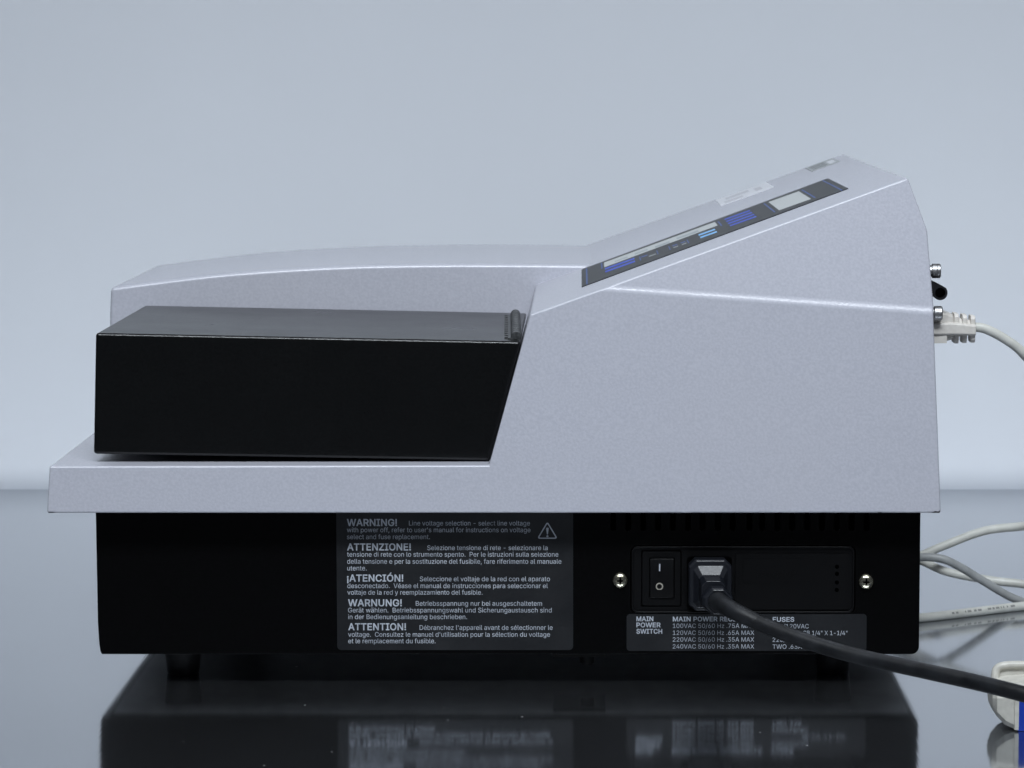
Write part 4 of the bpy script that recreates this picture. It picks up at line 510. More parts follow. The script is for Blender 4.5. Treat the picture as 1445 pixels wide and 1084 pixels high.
        'é': (404, "212 -8 177 -5 145 3 117 16 92 35 72 58 56 85 44 116 37 150 34 187 36 224 44 258 55 290 71 317 91 340 115 359 142 373 172 382 205 384 226 383 246 380 266 374 285 366 303 355 319 341 334 324 347 305 357 282 365 256 370 227 371 194 371 169 75 169 75 221 338 221 310 202 308 226 304 248 298 269 288 286 277 301 263 314 246 323 227 328 205 330 183 328 164 323 146 313 131 301 119 286 109 270 102 251 97 231 96 211 96 178 98 151 102 127 110 106 121 88 135 73 151 61 169 53 190 48 212 46 227 47 241 49 254 53 265 58 276 65 285 73 294 82 300 93 306 105 365 91 358 72 348 55 335 39 320 26 302 14 283 4 261 -3 237 -7 177 429 225 529 293 529 227 429 309 221 97 221 96 169", "8 7 32 9 8 32 35 34 86 52 51 33 6 5 57 57 56 6 7 6 56 56 55 7 32 7 55 54 53 32 53 33 32 9 32 33 10 9 33 11 10 33 33 51 11 12 11 51 51 50 12 13 12 50 47 46 16 2 60 3 60 59 3 15 48 47 47 16 15 0 63 62 0 62 1 61 1 62 44 18 45 17 45 18 1 61 2 60 2 61 45 17 46 16 46 17 3 59 4 59 58 4 5 4 58 57 5 58 13 50 49 14 13 49 49 48 14 48 15 14 80 66 65 80 65 81 64 81 65 42 20 43 19 43 20 66 80 79 79 67 66 41 22 42 22 21 42 20 42 21 30 29 34 29 28 34 75 74 71 72 71 74 74 73 72 31 35 54 31 30 35 30 34 35 37 36 34 34 28 37 28 27 37 38 37 27 27 26 38 67 79 78 68 67 78 78 77 68 69 68 77 77 76 69 70 69 76 76 75 70 75 71 70 38 26 39 26 25 39 40 39 25 25 24 40 24 23 40 41 40 23 22 41 23 81 64 0 63 0 64 53 54 35 43 19 44 18 44 19 83 82 85 85 84 83 32 55 88 54 32 88 52 33 87 34 36 86 33 53 87 53 35 86 53 86 87 31 54 88"),
    },
    'B': {
        ' ': (202, "", ""),
        '!': (210, "49 142 45 527 150 527 145 142 98 -23 81 -21 66 -14 53 -4 43 9 36 24 34 41 36 58 43 73 53 86 66 96 81 102 98 105 115 102 130 96 143 86 153 73 160 57 162 41 160 24 153 9 143 -4 130 -14 115 -21", "10 9 8 11 10 12 5 4 6 7 6 4 10 8 7 7 13 10 12 10 13 26 25 27 17 16 19 19 18 17 24 23 25 23 22 25 19 16 22 22 21 19 21 20 19 27 25 4 25 22 4 22 16 4 7 4 16 13 7 16 14 13 16 15 14 16 1 0 3 3 2 1"),
        'A': (494, "-9 -18 189 527 289 527 489 -18 382 -18 270 297 263 317 255 340 247 367 237 397 227 433 208 496 269 496 250 432 240 396 230 366 222 339 214 316 208 297 98 -18 92 124 92 217 388 217 388 124 239 393 180 217 299 217 332 124 147 124", "0 20 21 20 0 19 28 25 20 0 21 1 10 15 9 15 10 16 21 18 17 17 16 21 16 10 21 1 21 10 10 11 1 14 8 13 13 8 7 22 23 3 3 23 4 22 3 2 5 22 6 7 6 22 13 7 22 22 2 13 12 13 2 26 27 23 14 9 24 14 13 9 10 9 13 13 12 10 11 10 12 1 11 12 12 2 1 9 15 24 8 14 24 25 28 26 18 21 25 21 20 25 22 5 26 23 22 26 4 23 27 27 26 28 20 19 28"),
        'C': (524, "267 -25 222 -21 180 -10 141 10 106 36 77 68 53 107 36 151 26 200 22 254 26 308 36 357 53 401 77 440 106 473 141 499 180 518 222 530 267 534 294 532 321 528 346 521 370 512 392 500 413 485 432 468 449 449 463 428 475 404 484 379 495 330 395 330 387 359 381 373 374 385 366 396 357 405 347 414 335 421 323 427 310 432 296 435 282 437 268 438 240 435 216 428 193 417 173 401 156 381 141 356 130 327 124 293 121 254 124 215 130 182 141 152 156 128 173 107 194 92 216 80 241 73 268 71 282 72 296 74 310 77 323 82 335 88 347 95 357 104 366 113 374 124 381 136 387 150 395 178 495 178 485 130 476 105 464 82 449 60 433 41 414 24 393 9 370 -3 346 -12 321 -19 295 -23", "7 6 55 55 54 7 8 7 54 54 53 8 9 8 53 53 52 9 52 51 9 10 9 51 51 50 10 11 10 50 50 49 11 12 11 49 49 48 12 13 12 48 1 59 2 59 58 2 46 45 16 45 17 16 0 61 60 85 63 62 85 62 0 61 0 62 18 44 43 43 42 18 42 19 18 0 60 1 59 1 60 17 45 44 44 18 17 2 58 3 58 57 3 4 3 57 5 4 57 57 56 5 6 5 56 55 6 56 13 48 47 14 13 47 15 14 47 47 46 15 46 16 15 40 20 41 39 21 40 20 40 21 64 84 83 65 64 83 83 82 65 66 65 82 39 38 22 21 39 22 77 76 71 72 71 76 76 75 72 73 72 75 75 74 73 30 29 31 32 31 29 29 28 32 33 32 28 28 27 33 66 82 81 67 66 81 81 80 67 68 67 80 80 79 68 69 68 79 79 78 69 70 69 78 78 77 70 77 71 70 33 27 34 27 26 34 35 34 26 26 25 35 36 35 25 25 24 36 37 36 24 24 23 37 38 37 23 22 38 23 63 85 84 84 64 63 19 42 41 41 20 19"),
        'E': (433, "42 -18 42 527 390 527 390 434 143 434 143 304 373 304 373 211 143 211 143 75 393 75 393 -18", "1 0 8 8 0 9 1 8 5 5 4 1 9 0 11 11 10 9 5 8 7 7 6 5 3 2 4 1 4 2"),
        'F': (424, "42 -18 42 527 387 527 387 434 143 434 143 296 364 296 364 203 143 203 143 -18", "9 8 0 5 7 6 7 5 8 0 8 5 1 0 5 4 1 5 3 2 4 1 4 2"),
        'G': (534, "269 -25 222 -21 179 -10 140 10 105 36 76 69 53 108 36 152 26 201 22 254 26 308 36 357 53 401 76 440 105 473 139 499 178 518 220 530 265 534 293 532 320 528 346 521 371 511 394 498 415 483 434 466 450 447 465 426 477 403 486 378 497 331 395 331 386 358 379 371 372 383 364 394 355 404 345 413 334 420 322 426 310 431 296 435 281 437 266 438 239 435 215 429 193 417 173 401 156 381 141 356 130 327 124 293 121 254 124 215 130 182 141 153 156 128 173 108 194 92 217 80 242 73 269 71 293 73 316 78 336 87 353 99 368 114 380 132 389 153 395 176 398 224 474 196 265 181 265 274 496 274 496 199 493 157 483 118 466 82 444 50 417 24 385 3 349 -13 310 -22 396 190", "7 6 55 55 54 7 8 7 54 54 53 8 9 8 53 53 52 9 52 51 9 10 9 51 51 50 10 11 10 50 50 49 11 12 11 49 49 48 12 13 12 48 59 58 2 46 45 16 45 17 16 60 1 0 0 61 60 18 44 43 43 42 18 42 19 18 59 2 1 1 60 59 17 45 44 44 18 17 2 58 3 58 57 3 4 3 57 5 4 57 57 56 5 6 5 56 55 6 56 13 48 47 14 13 47 15 14 47 47 46 15 46 16 15 83 63 62 41 40 20 63 83 82 64 63 82 82 81 64 81 65 64 39 38 22 22 21 39 40 39 21 20 40 21 76 75 71 75 74 71 77 76 68 69 68 76 76 71 69 70 84 71 71 74 70 30 29 31 32 31 29 29 28 32 65 81 80 66 65 80 80 79 66 79 78 66 67 66 78 78 77 67 77 68 67 32 28 33 28 27 33 34 33 27 27 26 34 35 34 26 26 25 35 36 35 25 25 24 36 37 36 24 24 23 37 38 37 23 22 38 23 83 62 0 61 0 62 84 70 72 73 72 70 70 74 73 19 42 41 41 20 19 69 71 84"),
        'H': (531, "42 -18 42 527 143 527 143 307 374 307 374 527 475 527 475 -18 374 -18 374 214 143 214 143 -18", "1 0 10 10 0 11 1 10 3 3 2 1 9 8 7 7 6 9 4 9 6 6 5 4 9 4 10 3 10 4"),
        'I': (314, "13 -18 13 75 100 75 100 434 13 434 13 527 287 527 287 434 201 434 201 75 287 75 287 -18", "1 0 2 3 5 4 9 11 10 7 6 8 2 0 11 11 9 2 3 2 9 9 8 3 8 6 3 5 3 6"),
        'L': (407, "42 -18 42 527 143 527 143 75 379 75 379 -18", "3 5 4 5 3 0 1 0 3 2 1 3"),
        'M': (642, "42 -18 42 527 164 527 294 193 304 165 316 128 329 89 346 31 283 31 301 88 313 127 325 164 335 193 464 527 586 527 586 -18 486 -18 486 291 486 327 487 369 488 413 489 475 537 475 525 436 520 420 515 404 499 357 484 316 473 284 354 -18 274 -18 154 284 142 315 128 355 112 402 87 475 136 475 138 416 139 372 140 329 140 291 140 -18 315 133 486 322 140 322", "1 0 34 34 35 1 39 38 33 34 33 38 38 37 34 35 34 37 37 36 35 10 5 42 10 4 9 3 9 4 9 3 31 0 41 40 34 0 40 33 34 40 39 33 44 32 31 39 38 39 31 31 3 38 36 37 2 35 36 2 1 35 2 11 6 12 12 6 28 19 18 26 15 14 25 24 25 14 23 24 14 14 22 23 15 25 26 19 26 25 20 19 25 25 24 20 24 23 20 21 20 23 23 22 21 16 15 17 15 26 17 26 18 43 43 18 27 28 27 18 18 19 28 12 28 19 20 21 13 21 22 13 22 14 13 8 30 29 29 7 8 9 8 7 7 6 9 10 9 6 5 10 6 6 11 5 42 5 11 19 20 12 37 38 3 2 37 3 4 10 42 20 13 12 17 26 43 7 29 28 6 7 28 30 8 31 8 9 31 33 40 44 32 39 44"),
        'N': (537, "42 -18 42 527 146 527 358 192 364 183 371 172 378 160 386 146 395 131 403 115 412 98 421 81 441 41 389 33 385 71 384 89 383 107 382 125 381 141 381 157 381 195 381 527 481 527 481 -18 377 -18 187 281 162 321 153 337 143 354 132 372 79 466 136 474 140 384 142 328 143 291 143 -18 381 155 141 357", "1 0 30 35 34 0 30 0 34 29 30 34 34 33 29 30 29 32 32 31 30 29 33 37 32 29 37 28 27 32 27 26 32 30 31 2 1 30 2 18 7 36 12 23 11 23 22 11 10 11 22 12 11 13 13 11 14 15 14 11 11 10 15 16 15 10 10 9 16 17 16 9 9 8 17 18 17 8 8 7 18 20 19 7 7 8 20 8 9 20 9 10 20 10 22 20 21 20 22 23 12 24 12 13 24 13 14 24 16 17 3 4 3 17 5 4 17 17 18 5 18 6 5 25 3 26 2 31 3 31 32 3 32 26 3 7 19 36 6 18 36 3 25 16 25 24 14 14 15 25 15 16 25 28 32 37"),
        'O': (547, "267 -25 222 -21 180 -10 141 10 106 36 77 68 54 107 36 151 26 200 22 254 26 308 36 357 54 401 77 440 106 473 141 499 180 518 222 530 267 534 312 530 354 518 393 499 428 473 456 440 480 401 497 357 508 308 511 254 508 200 497 152 480 107 456 68 427 36 393 10 354 -10 312 -21 267 71 293 73 317 80 340 91 360 107 377 127 392 152 403 181 410 215 412 254 410 293 403 327 392 357 377 382 360 402 340 417 317 429 293 435 267 438 241 435 216 429 194 417 174 402 156 381 142 356 131 327 124 293 121 254 124 215 131 181 142 152 156 127 174 107 194 91 216 80 241 73", "8 7 65 65 64 8 9 8 64 64 63 9 63 62 9 10 9 62 62 61 10 11 10 61 71 1 0 1 71 70 17 56 55 55 18 17 1 70 2 69 2 70 57 56 16 56 17 16 2 69 3 69 68 3 4 3 68 5 4 68 68 67 5 6 5 67 67 66 6 7 6 66 65 7 66 11 61 60 12 11 60 60 59 12 13 12 59 59 58 13 14 13 58 15 14 58 58 57 15 57 16 15 35 38 37 52 19 53 38 35 34 39 38 34 51 20 52 19 52 20 29 28 43 44 43 28 28 27 44 45 44 27 46 45 27 27 26 46 47 46 26 26 25 47 39 34 33 40 39 33 33 32 40 32 31 40 41 40 31 31 30 41 42 41 30 30 29 42 29 43 42 47 25 48 25 24 48 49 48 24 24 23 49 50 49 23 23 22 50 22 21 50 51 50 21 20 51 21 35 37 0 37 36 0 71 0 36 18 55 54 54 53 18 53 19 18"),
        'P': (459, "42 -18 42 527 236 527 275 524 310 516 341 503 367 485 389 464 406 438 417 410 424 380 427 348 424 316 417 285 406 257 389 231 367 209 341 191 310 178 275 170 236 168 91 168 91 260 232 260 255 262 274 266 288 272 300 280 310 290 317 302 322 315 325 331 326 348 325 365 322 380 317 393 310 405 300 415 288 423 273 429 255 433 232 434 143 434 143 -18 143 260 143 168", "43 21 0 21 22 0 1 0 22 40 2 41 42 41 2 21 43 45 22 21 45 22 44 42 1 22 42 42 2 1 19 25 24 19 24 20 23 20 24 39 3 40 2 40 3 15 14 29 14 13 29 30 29 13 13 12 30 31 30 12 12 11 31 32 31 11 33 32 11 11 10 33 34 33 10 10 9 34 35 34 9 9 8 35 8 7 35 25 19 18 26 25 18 18 17 26 27 26 17 17 16 27 28 27 16 16 15 28 15 29 28 35 7 36 7 6 36 37 36 6 6 5 37 38 37 5 5 4 38 39 38 4 3 39 4 20 23 45 23 44 45 44 22 45"),
        'R': (463, "42 -18 42 527 236 527 275 524 310 517 341 505 368 488 389 467 406 442 418 414 425 384 427 352 425 320 418 290 406 263 389 238 367 217 341 201 310 189 275 182 236 180 78 180 78 273 233 273 256 274 275 278 290 283 302 290 311 299 318 309 323 321 326 336 327 352 326 369 323 384 318 396 311 407 301 416 289 423 274 429 256 433 232 434 143 434 143 -18 342 -18 200 247 314 247 458 -18 143 273 143 180 236 180 339 200", "21 0 43 0 21 22 1 0 22 22 42 1 45 20 19 40 2 41 21 43 49 22 21 48 41 2 42 1 42 2 39 38 4 3 39 4 39 3 40 2 40 3 46 17 16 16 15 46 28 46 15 29 28 15 15 14 29 14 13 29 30 29 13 13 12 30 31 30 12 12 11 31 32 31 11 33 32 11 11 10 33 34 33 10 10 9 34 9 8 34 35 34 8 8 7 35 44 20 50 19 20 44 18 19 44 18 44 51 18 51 46 19 18 46 25 24 46 26 25 46 27 26 46 46 28 27 35 7 36 7 6 36 37 36 6 6 5 37 38 37 5 4 38 5 42 22 48 20 45 50 45 23 48 48 49 45 21 49 48 45 49 50 23 45 24 46 24 45 19 46 45 17 46 51 44 47 51"),
        'S': (461, "224 -27 186 -25 152 -18 120 -7 92 8 69 27 49 50 34 76 25 104 17 155 120 155 125 123 130 110 137 99 147 90 159 82 173 76 189 71 206 68 224 67 244 68 262 72 279 77 294 84 306 93 315 103 322 114 326 126 327 139 326 151 323 160 318 167 310 175 301 182 288 188 274 194 258 200 240 205 178 222 138 236 103 254 74 276 51 304 38 336 34 372 37 403 45 432 60 458 80 481 103 499 130 514 160 525 193 531 227 534 262 531 294 525 324 514 350 499 373 481 392 459 406 434 415 407 421 360 323 360 315 395 306 410 292 422 273 432 251 438 225 440 206 439 189 436 174 431 162 424 151 417 143 408 138 398 134 387 133 376 134 364 138 354 144 346 153 338 164 331 177 325 190 319 204 315 217 311 269 297 285 292 301 287 318 280 336 272 353 263 369 252 385 239 399 224 410 206 419 186 425 163 426 138 424 108 415 80 402 54 383 30 359 10 331 -6 299 -18 263 -25", "6 5 13 13 12 6 7 6 12 12 11 7 8 7 11 11 10 8 9 8 10 44 43 79 79 78 44 45 44 78 78 77 45 46 45 77 77 76 46 47 46 76 0 19 18 0 18 1 17 1 18 87 86 38 85 38 86 52 71 70 1 17 2 16 2 17 51 72 71 71 52 51 2 16 3 16 15 3 4 3 15 15 14 4 5 4 14 13 5 14 38 85 39 85 84 39 84 83 39 40 39 83 83 82 40 41 40 82 82 81 41 81 80 41 42 41 80 43 42 80 79 43 80 47 76 75 48 47 75 75 74 48 49 48 74 74 73 49 50 49 73 73 72 50 72 51 50 108 21 20 89 88 36 37 36 88 21 108 107 22 21 107 34 91 35 91 90 35 36 35 90 89 36 90 68 67 55 54 68 55 103 102 26 27 26 102 102 101 27 28 27 101 101 100 28 100 99 28 29 28 99 99 98 29 30 29 98 98 97 30 97 96 30 62 61 63 22 107 106 23 22 106 106 105 23 24 23 105 105 104 24 25 24 104 104 103 25 103 26 25 30 96 31 96 95 31 32 31 95 95 94 32 94 93 32 33 32 93 93 92 33 34 33 92 91 34 92 63 61 64 61 60 64 60 59 64 65 64 59 59 58 65 66 65 58 58 57 66 57 56 66 67 66 56 55 67 56 108 20 0 19 0 20 87 38 37 37 88 87 68 54 69 54 53 69 70 69 53 52 70 53"),
        'T': (463, "14 434 14 527 435 527 435 434 275 434 275 -18 175 -18 175 434", "1 0 7 3 2 4 5 4 6 7 6 4 4 2 7 1 7 2"),
        'U': (531, "259 -26 218 -23 180 -15 146 -1 115 19 90 42 69 71 54 102 45 136 42 172 42 527 142 527 142 179 144 158 149 139 156 122 167 107 180 94 196 84 214 76 235 71 259 70 283 71 304 76 322 84 338 94 351 107 361 122 368 139 373 158 375 179 375 527 475 527 475 172 472 136 463 102 448 71 427 43 402 19 372 -1 337 -15 300 -23", "9 8 13 13 12 9 10 9 12 12 11 10 18 2 19 20 1 0 19 2 1 1 20 19 2 18 3 17 3 18 3 17 4 17 16 4 5 4 16 16 15 5 6 5 15 7 6 15 15 14 7 8 7 14 13 8 14 41 23 22 23 41 40 24 23 40 34 33 29 30 29 33 33 32 30 31 30 32 24 40 39 25 24 39 39 38 25 26 25 38 38 37 26 27 26 37 37 36 27 36 35 27 28 27 35 35 34 28 34 29 28 41 22 0 22 21 0 20 0 21"),
        'W': (700, "141 -18 -7 527 96 527 181 200 185 184 189 167 193 149 204 97 208 79 211 61 218 22 167 22 175 61 178 79 182 97 186 115 190 132 194 150 207 200 292 527 394 527 479 201 483 184 488 167 492 150 504 97 508 80 511 61 519 22 467 22 474 61 478 79 481 97 485 115 489 132 493 150 505 200 589 527 693 527 544 -18 442 -18 350 318 345 340 339 363 334 388 328 414 323 442 315 493 371 493 362 443 357 416 353 391 347 367 342 342 335 318 244 -18 193 148 492 147 343 348", "11 12 0 12 13 0 13 3 0 1 0 3 2 1 3 16 7 56 5 16 6 16 5 15 4 15 5 3 13 14 14 15 3 15 4 3 9 10 55 53 43 54 44 54 43 46 47 19 11 0 55 55 10 11 12 11 10 10 9 12 9 8 12 13 12 8 14 13 8 8 7 14 15 14 7 16 15 7 7 18 17 54 44 18 52 42 41 52 41 51 40 29 30 48 49 20 22 33 23 34 25 57 25 34 33 23 33 34 34 24 23 28 39 27 26 27 39 36 26 39 39 38 36 38 37 36 26 36 25 35 25 36 39 28 40 29 40 28 28 27 29 30 29 27 31 30 27 27 26 31 32 31 26 26 25 32 25 33 32 51 41 21 21 41 22 52 43 58 44 43 52 52 51 44 45 44 51 51 50 45 46 45 50 50 49 46 47 46 49 49 48 47 19 47 48 48 20 19 7 17 56 6 16 56 46 19 18 45 46 18 44 45 18 20 49 21 49 50 21 50 51 21 25 35 57 24 34 57 18 7 54 40 30 41 30 31 41 31 32 41 32 33 41 33 22 41 43 53 58 42 52 58 9 55 54 8 9 54 7 8 54"),
        'Z': (452, "24 -18 24 52 259 395 269 411 280 426 292 441 303 457 315 472 347 513 373 438 328 435 307 435 286 434 265 434 244 434 223 434 22 434 22 527 415 527 415 456 183 118 172 102 160 86 148 70 91 -5 65 71 110 73 131 74 152 75 173 75 193 75 214 75 417 75 417 -18 286 434", "27 26 24 25 24 26 1 0 24 24 25 1 25 20 2 28 23 29 31 30 24 30 29 24 29 23 24 27 24 23 23 28 27 28 22 27 22 21 27 26 27 21 21 20 26 25 26 20 17 16 15 12 5 13 5 6 13 14 13 6 9 2 20 7 10 9 8 7 9 9 19 8 19 18 8 9 10 2 3 2 10 10 11 3 4 3 11 11 5 34 6 5 11 11 10 6 10 7 6 14 6 7 24 0 33 31 24 33 33 32 31 14 7 15 7 8 15 17 15 8 8 18 17 1 25 2 5 12 34 4 11 34 19 9 20"),
        '¡': (210, "45 -143 50 240 146 240 151 -143 98 278 81 280 66 286 53 297 43 310 36 325 34 342 36 359 43 374 53 387 66 397 81 404 98 406 115 404 130 397 143 387 154 374 160 359 162 342 160 325 154 310 143 297 130 286 115 280", "10 9 8 5 4 6 7 6 4 10 8 7 7 13 10 11 10 13 12 11 13 26 25 27 25 19 16 17 16 19 19 18 17 23 22 24 24 22 25 19 25 22 22 21 19 21 20 19 1 0 3 3 2 1 27 25 4 7 4 25 25 16 7 13 7 16 14 13 16 15 14 16"),
        'Ó': (547, "267 -25 222 -21 180 -10 141 10 106 36 77 68 54 107 36 151 26 200 22 254 26 308 36 357 54 401 77 440 106 473 141 499 180 518 222 530 267 534 312 530 354 518 393 499 428 473 456 440 480 401 497 357 508 308 511 254 508 200 497 152 480 107 456 68 427 36 393 10 354 -10 312 -21 267 71 293 73 317 80 340 91 360 107 377 127 392 152 403 181 410 215 412 254 410 293 403 327 392 357 377 382 360 402 340 417 317 429 293 435 267 438 241 435 216 429 194 417 174 402 156 381 142 356 131 327 124 293 121 254 124 215 131 181 142 152 156 127 174 107 194 91 216 80 241 73 212 540 276 677 389 677 300 540", "7 6 66 66 65 7 8 7 65 65 64 8 9 8 64 64 63 9 63 62 9 10 9 62 62 61 10 11 10 61 0 36 71 0 71 1 70 1 71 17 56 55 55 18 17 1 70 2 69 2 70 16 57 56 56 17 16 2 69 3 69 68 3 4 3 68 5 4 68 68 67 5 6 5 67 66 6 67 11 61 60 12 11 60 60 59 12 13 12 59 59 58 13 14 13 58 15 14 58 58 57 15 57 16 15 35 38 37 52 19 53 38 35 34 34 39 38 51 20 52 19 52 20 73 75 74 30 29 42 43 42 29 29 28 43 44 43 28 28 27 44 45 44 27 46 45 27 27 26 46 47 46 26 26 25 47 39 34 33 40 39 33 33 32 40 32 31 40 41 40 31 31 30 41 30 42 41 47 25 48 25 24 48 49 48 24 24 23 49 50 49 23 23 22 50 22 21 50 51 50 21 20 51 21 35 37 0 36 0 37 18 55 54 54 53 18 53 19 18 75 73 72"),
    },
}

# ------------------------------------------------------------------ setting: table and wall
bm = bmesh.new()
vs = [bm.verts.new(p) for p in ((-1600, -1200, 0), (1600, -1200, 0), (1600, 730, 0), (-1600, 730, 0))]
bm.faces.new(vs)
o = obj('table_top', bm, 'table')
o['kind'] = 'structure'

prof = []
for k in range(0, 9):
    t = R(34 * (8 - k) / 8)
    prof.append((687.0 + 34 * (1 - math.cos(t)), 18.4 - 34 * math.sin(t)))
prof += [(687.0, 400), (687.0, 1700)]
bm = bmesh.new()
ring = [[bm.verts.new((x, y, z)) for y, z in prof] for x in (-1600, 1600)]
for i in range(len(prof) - 1):
    bm.faces.new((ring[0][i], ring[1][i], ring[1][i + 1], ring[0][i + 1]))
o = obj('back_wall', bm, 'wall', smooth=60)
o['kind'] = 'structure'

# ------------------------------------------------------------------ the plate reader
reader = thing('plate_reader', 'silver grey benchtop microplate reader with black base and hinged black cover', 'plate reader')

# --- housing (deck + console), one moulded shell
YC = 186.0
zb = 84.9
K = 0.05
def ylow(z):
    return -14.0 + K * (z - zb)
tan_s = math.tan(R(19.686))
def zs(x):
    return 178.19 + (x + 23.92) * tan_s
prof2 = {'a': (-251.3, zb), 'b': (169.3, zb), 'h': (165.2, 178.7), 'g': (8.6, zs(8.6)), 'e': (-23.92, 178.19),
         'd': (-43.3, 107.4), 'c': (-249.9, 107.0)}
V = {k: Vector((x, ylow(z), z)) for k, (x, z) in prof2.items()}
V['g2'] = Vector((13.0, -7.6, zs(13.0)))
V['h2'] = Vector((165.4, -8.2, 181.4))
V['i'] = Vector((153.76, 3.0, 241.76))
n = (V['h2'] - V['g2']).cross(V['i'] - V['g2'])
j = Vector((162.7, 0, 217.2))
j.y = V['g2'].y - ((j.x - V['g2'].x) * n.x + (j.z - V['g2'].z) * n.z) / n.y
V['j'] = j
bm = bmesh.new()
near = {k: bm.verts.new(v) for k, v in V.items()}
far = {k: bm.verts.new((v.x, 2 * YC - v.y, v.z)) for k, v in V.items()}
for s in (near, far):
    bm.faces.new([s[k] for k in ('a', 'b', 'h', 'g', 'e', 'd', 'c')])
    bm.faces.new([s[k] for k in ('g', 'h', 'h2', 'g2')])
    bm.faces.new([s[k] for k in ('g2', 'h2', 'j', 'i')])
for p, q in (('a', 'b'), ('b', 'h'), ('h', 'h2'), ('h2', 'j'), ('j', 'i'), ('e', 'd'), ('d', 'c'), ('c', 'a')):
    bm.faces.new((near[p], near[q], far[q], far[p]))
bm.faces.new([near[k] for k in ('e', 'g', 'g2', 'i')] + [far[k] for k in ('i', 'g2', 'g', 'e')])
housing = obj('housing', bm, 'shell', reader)
bevel_mod(housing, 1.0, 3, 10)

# --- curved lid behind the cover
top = [(-248.7, 177.0), (-232.2, 179.3), (-194.7, 183.8), (-157.2, 186.8), (-119.8, 188.65), (-82.3, 189.4), (-44.9, 189.5), (4.9, 189.1), (40, 188.6)]
top = [(p.x * 1.0036, 298.5 + (p.y - 298.5) * 1.0036) for p in catmull([(x, z, 0) for x, z in top], 4)]
pts = [(40, 100), (-250.6, 100), (-250.4, 162.2)] + top
bm = prism(pts, 188, 366)
for f in bm.faces:
    f.smooth = True
lid = obj('lid', bm, 'shell', reader)
bevel_mod(lid, 2.2, 3, 25)

# --- hinged black cover
cov = prism([(-229.2, 168.7), (-28.4, 164.7), (-43.6, 107.9), (-231.1, 111.1)], 0.0, 168.0)
cover = obj('plate_cover', cov, 'cover', reader)
cover['label'] = 'black painted plate cover hinged at its rear edge'
bevel_mod(cover, 1.5, 4, 20)
# piano hinge along the rear top edge of the cover
bm = bmesh.new()
yy = 8.0
kn = 26
L_h = 138.0 / kn
for k in range(kn):
    r = 2.5 if k % 2 == 0 else 2.1
    y0 = yy + k * L_h
    lathe((-30.9 - 3.2 * k / kn, y0, 166.4), (0, 1, 0), [(0.15, r - 0.35), (0.5, r), (L_h - 0.9, r), (L_h - 0.45, r - 0.35)], 16, bm)
lathe((-30.9, yy - 0.2, 166.4), (-3.2, 138, 0), [(0, 1.3), (138.5, 1.3)], 12, bm)
obj('hinge_barrel', bm, 'hinge', cover, smooth=40)
bm = bmesh.new()
for k in range(kn):
    y0 = yy + k * L_h
    x0 = (-36.4 if k % 2 else -34.8) - 3.2 * k / kn
    z0 = 164.9
    box(x0, x0 + 3.4, y0 + 0.2, y0 + L_h - 0.4, z0, z0 + 0.75, bm)
obj('hinge_leaf', bm, 'hinge', cover)

# --- control panel overlay and stickers on the sloped face
es_ = V['e']
cs, sn = math.cos(R(19.686)), math.sin(R(19.686))
def SL(u, v, h):
    """slope coordinates: u up the slope, v across (y), h above the surface, in mm"""
    return Vector((es_.x + u * cs - h * sn, v, es_.z + u * sn + h * cs))
def slope_quad(pts, h0, h1, bm=None):
    bm = bm or bmesh.new()
    a = [bm.verts.new(SL(u, v, h0)) for u, v in pts]
    b = [bm.verts.new(SL(u, v, h1)) for u, v in pts]
    bm.faces.new(a)
    bm.faces.new(b[::-1])
    for i in range(len(pts)):
        k = (i + 1) % len(pts)
        bm.faces.new((a[i], a[k], b[k], b[i]))
    return bm
def rect(u0, u1, v0, v1):
    return [(u0, v0), (u1, v0), (u1, v1), (u0, v1)]
panel = obj('control_panel', slope_quad([(25.8, 47), (165, 70), (165, 200), (25.8, 174)], -0.2, 0.35), 'overlay_edge', reader)
panel['label'] = 'dark membrane control panel with blue stripes and two pale windows'
def on_panel(name, u0, u1, v0, v1, m, h=0.47):
    return obj(name, slope_quad(rect(u0, u1, v0, v1), 0.30, h), m, panel)
obj('panel_film', slope_quad([(26.6, 50.5), (164.2, 73.5), (164.2, 196), (26.6, 170)], 0.30, 0.41), 'overlay', panel)
obj('display_window', slope_quad([(38.2, 127), (100, 137), (100, 171), (38.2, 163)], 0.30, 0.47), 'lcd', panel)
on_panel('name_window', 130.2, 147, 87, 177, 'lcd')
for u in (28.6, 161.8, 127.8, 149.0, 36.9, 101.6):
    v0, v1 = (50, 166) if u < 30 else ((70, 196) if u > 160 else ((84, 180) if u > 110 else (122, 166)))
    on_panel('blue_line', u - 0.35, u + 0.35, v0, v1, 'blue_line')
for v in (85.5, 107):
    on_panel('blue_stripe', 38.4, 54.2, v, v + 11, 'blue_ink')
for v in (97, 117.5, 138, 158.5):
    on_panel('blue_stripe', 105.0, 119.0, v, v + 9.5, 'blue_ink')
for v in (88, 110):
    on_panel('cyan_stripe', 88.8, 97.6, v, v + 10, 'cyan_ink')
for u in (57.0, 66.2, 72.6, 82.4):
    on_panel('blue_line', u - 0.25, u + 0.25, 82, 112, 'blue_line')
for u0, u1 in ((61.5, 65.2), (74.5, 77), (79, 81.3)):
    on_panel('key_mark', u0, u1, 86, 93, 'grey_ink')
for u0, u1 in ((57.8, 61), (74.4, 77), (78.7, 81.2)):
    on_panel('key_mark', u0, u1, 101, 107, 'blue_line')
for u0, u1, v0, v1 in ((44, 51, 136, 146), (55, 62, 138, 150), (66, 74, 134, 148), (78, 90, 140, 154)):
    on_panel('display_segment', u0, u1, v0, v1, 'lcd_dark', 0.5)
stk = obj('paper_sticker', slope_quad(rect(109, 140.3, 294, 366), -0.1, 0.3), 'sticker', reader)
